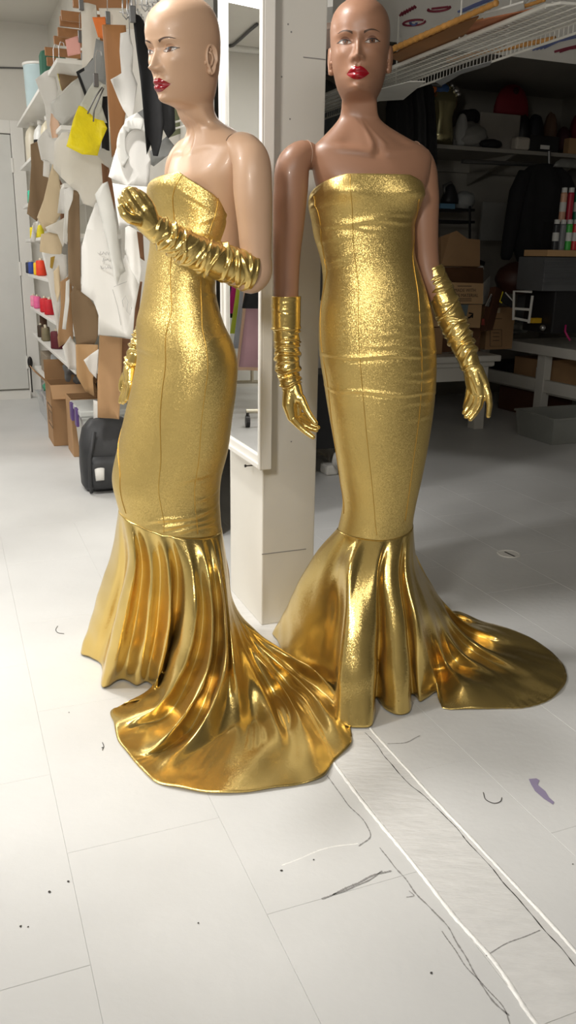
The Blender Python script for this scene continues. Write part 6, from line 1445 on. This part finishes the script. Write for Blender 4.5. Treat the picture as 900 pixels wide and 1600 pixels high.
sheet([(608, 90), (640, 72), (690, 50), (704, 42), (748, 27), (720, 62), (660, 92), (628, 98)], WZ + .012, BRN, 'brown_paper', 'torn brown wrapping paper lying on the wire shelf')
sheet([(706, 50), (760, 30), (840, 14), (800, 32), (740, 56)], WZ + .014, mat('red_brown_paper', srgb(176, 112, 76), .6, var=.2, scale=10), 'red_brown_paper', 'reddish brown paper under the thin cane')
sheet([(752, 24), (818, 4), (820, 16), (760, 36)], WZ + .018, PAPER, 'paper_sheet', 'white sheets held by a clip on the wire shelf')
mb = MB(); mb.tube([wz(x, y, WZ + .022) for x, y in ((632, 88), (642, 78), (652, 76), (668, 66), (672, 56), (688, 51))], .006, 6); setp(obj('string', mb, mat('cream_string', srgb(214, 200, 176), .8), smooth=True), 'cream string looped over the brown wrapping paper', 'string')
sheet([(680, 128), (724, 108), (768, 96), (766, 102), (720, 116), (690, 134)], WZ - .06, GREY, 'paper_strip', 'curled grey paper hanging under the wire shelf', 'paper', .003, .004)
sheet([(555, 150), (640, 128), (664, 128), (630, 156), (560, 160)], WZ - .07, PAPER_G, 'paper_strip', 'flat grey paper strip below the wire shelf by the brown neck', 'paper', .004)
sheet([(492, 14), (520, 10), (520, 38), (492, 42)], WZ + .03, PAPER, 'paper_stack', 'white paper stack between column and brown head', 'paper', .03)
sheet([(492, 48), (520, 44), (520, 76), (492, 80)], WZ + .01, mat('pale_pink_paper', srgb(222, 196, 184), .7), 'paper_stack', 'pink white papers beside the brown ear', 'paper', .03)
# foam boards under the ceiling
FOAM = mat('foam_board', srgb(238, 235, 228), .55, var=.03, scale=3)
FZ = 2.36
BLU = mat('blue_print', srgb(96, 106, 150), .7); RDP = mat('dark_red_print', srgb(120, 40, 56), .7)
fe = to_uv(wz(770, 85, 2.255)); FV, FZE, FS = fe[1], 2.255, 0.42        # lower edge of the boards; slope set so their undersides catch more lamp light
uR = to_uv(wz(745, 84, 2.26))[0]
FN = VX * FS + Zv; FN /= np.linalg.norm(FN); FD = -VX + Zv * FS; FD /= np.linalg.norm(FD)
def fboard(u0, u1):
    L = (2.57 - FZE) / FS * math.sqrt(1 + FS * FS); mb = MB()
    mb.box(uv((u0 + u1) / 2, FV, FZE) + FD * L / 2 + FN * .015, (u1 - u0, L, .03), (UX, -FD, FN), .003); return mb
def pm(x, y):
    d = ray(x, y); P0 = uv(0, FV, FZE); return CAM + d * (np.dot(P0 - CAM, FN) / np.dot(d, FN)) - FN * .001
fb1 = setp(obj('foam_board', fboard(.16, uR - .004), FOAM), 'pale foam board above the brown head with red oval marks', 'foam board', 'foam boards below the ceiling')
fb2 = setp(obj('foam_board', fboard(uR + .004, uR + 1.25), FOAM), 'pale foam board with blue lines above the end of the wire shelf', 'foam board', 'foam boards below the ceiling')
def stroke(pix, r, m_, parent, name='printed_mark'):
    mb = MB(); mb.tube([pm(*p) for p in pix], r, 4); obj(name, mb, m_, parent)
stroke([(647 + 17 * math.cos(a), 35 + 4.5 * math.sin(a) - .1 * 17 * math.cos(a)) for a in np.linspace(-.3, 2 * PI - .6, 26)], .006, RDP, fb1)
stroke([(646 + 5 * math.cos(a), 35 + 3.5 * math.sin(a)) for a in np.linspace(0, 5, 14)], .006, BLU, fb1)
stroke([(686 + 17 * math.cos(a), 13 + 4 * math.sin(a) - .12 * 17 * math.cos(a)) for a in np.linspace(-.4, PI + .4, 22)], .007, RDP, fb1); stroke([(674, 13), (700, 10)], .006, RDP, fb1)
for k in range(6): stroke([(625 + 4 * k, 24 - 2.1 * k), (628 + 4 * k, 19 - 2.1 * k), (629 + 4 * k, 23 - 2.3 * k)], .007, RDP, fb1)
for k in range(3): stroke([(715 + 3 * k, 18 - 0 * k), (742 + 4 * k, 6), (772 + 4 * k, -6)], .006, BLU, fb1)
for k in range(4): stroke([(832 + 6 * k, 78 - 1 * k), (858 + 5 * k, 67 - k), (900, 51 + 3 * k - 2)], .005, BLU, fb2)
for k in range(2): stroke([(866 + 8 * k, 80), (884 + 6 * k, 75), (905, 70 + 3 * k)], .008, RDP, fb2)
# clear bin, caster base, things low on the right
t = thing('clear_bin', wz(885, 700), 'grey clear storage bin on the dark floor at the right edge', 'bin')
cu, cv, _ = to_uv(wz(861, 697)); open_bin(cu, cu + .55, cv, cv + .42, .19, mat('smoky_plastic', srgb(170, 172, 166), .3, trans=.3), t)
t = thing('stand_base', wz(515, 742), 'white curved stand base with a square foot behind the column', 'base')
mb = MB(); mb.tube([wz(480, 700, .05), wz(505, 702, .055), wz(518, 712, .05), wz(522, 726, .035)], [.035, .034, .030, .026], 12); obj('curved_arm', mb, TRIM, t, smooth=True)
c = wz(521, 743); obj('foot', ubox(to_uv(c)[0] - .045, to_uv(c)[0] + .035, to_uv(c)[1], to_uv(c)[1] + .1, .001, .06, .012), TRIM, t)
mb = MB(); mb.tube([wz(535, 700, .12), wz(532, 722, .09)], .05, 12); obj('post', mb, TRIM, t, smooth=True)
facing_box('black_cabinet', 470, 530, 585, 702, 5.0, .4, CASE, 'black low cabinet behind the column', None, 'cabinet')
facing_box('white_board', 470, 545, 470, 584, 5.3, .03, PAPER, 'white board standing above the black low cabinet', None, 'board')
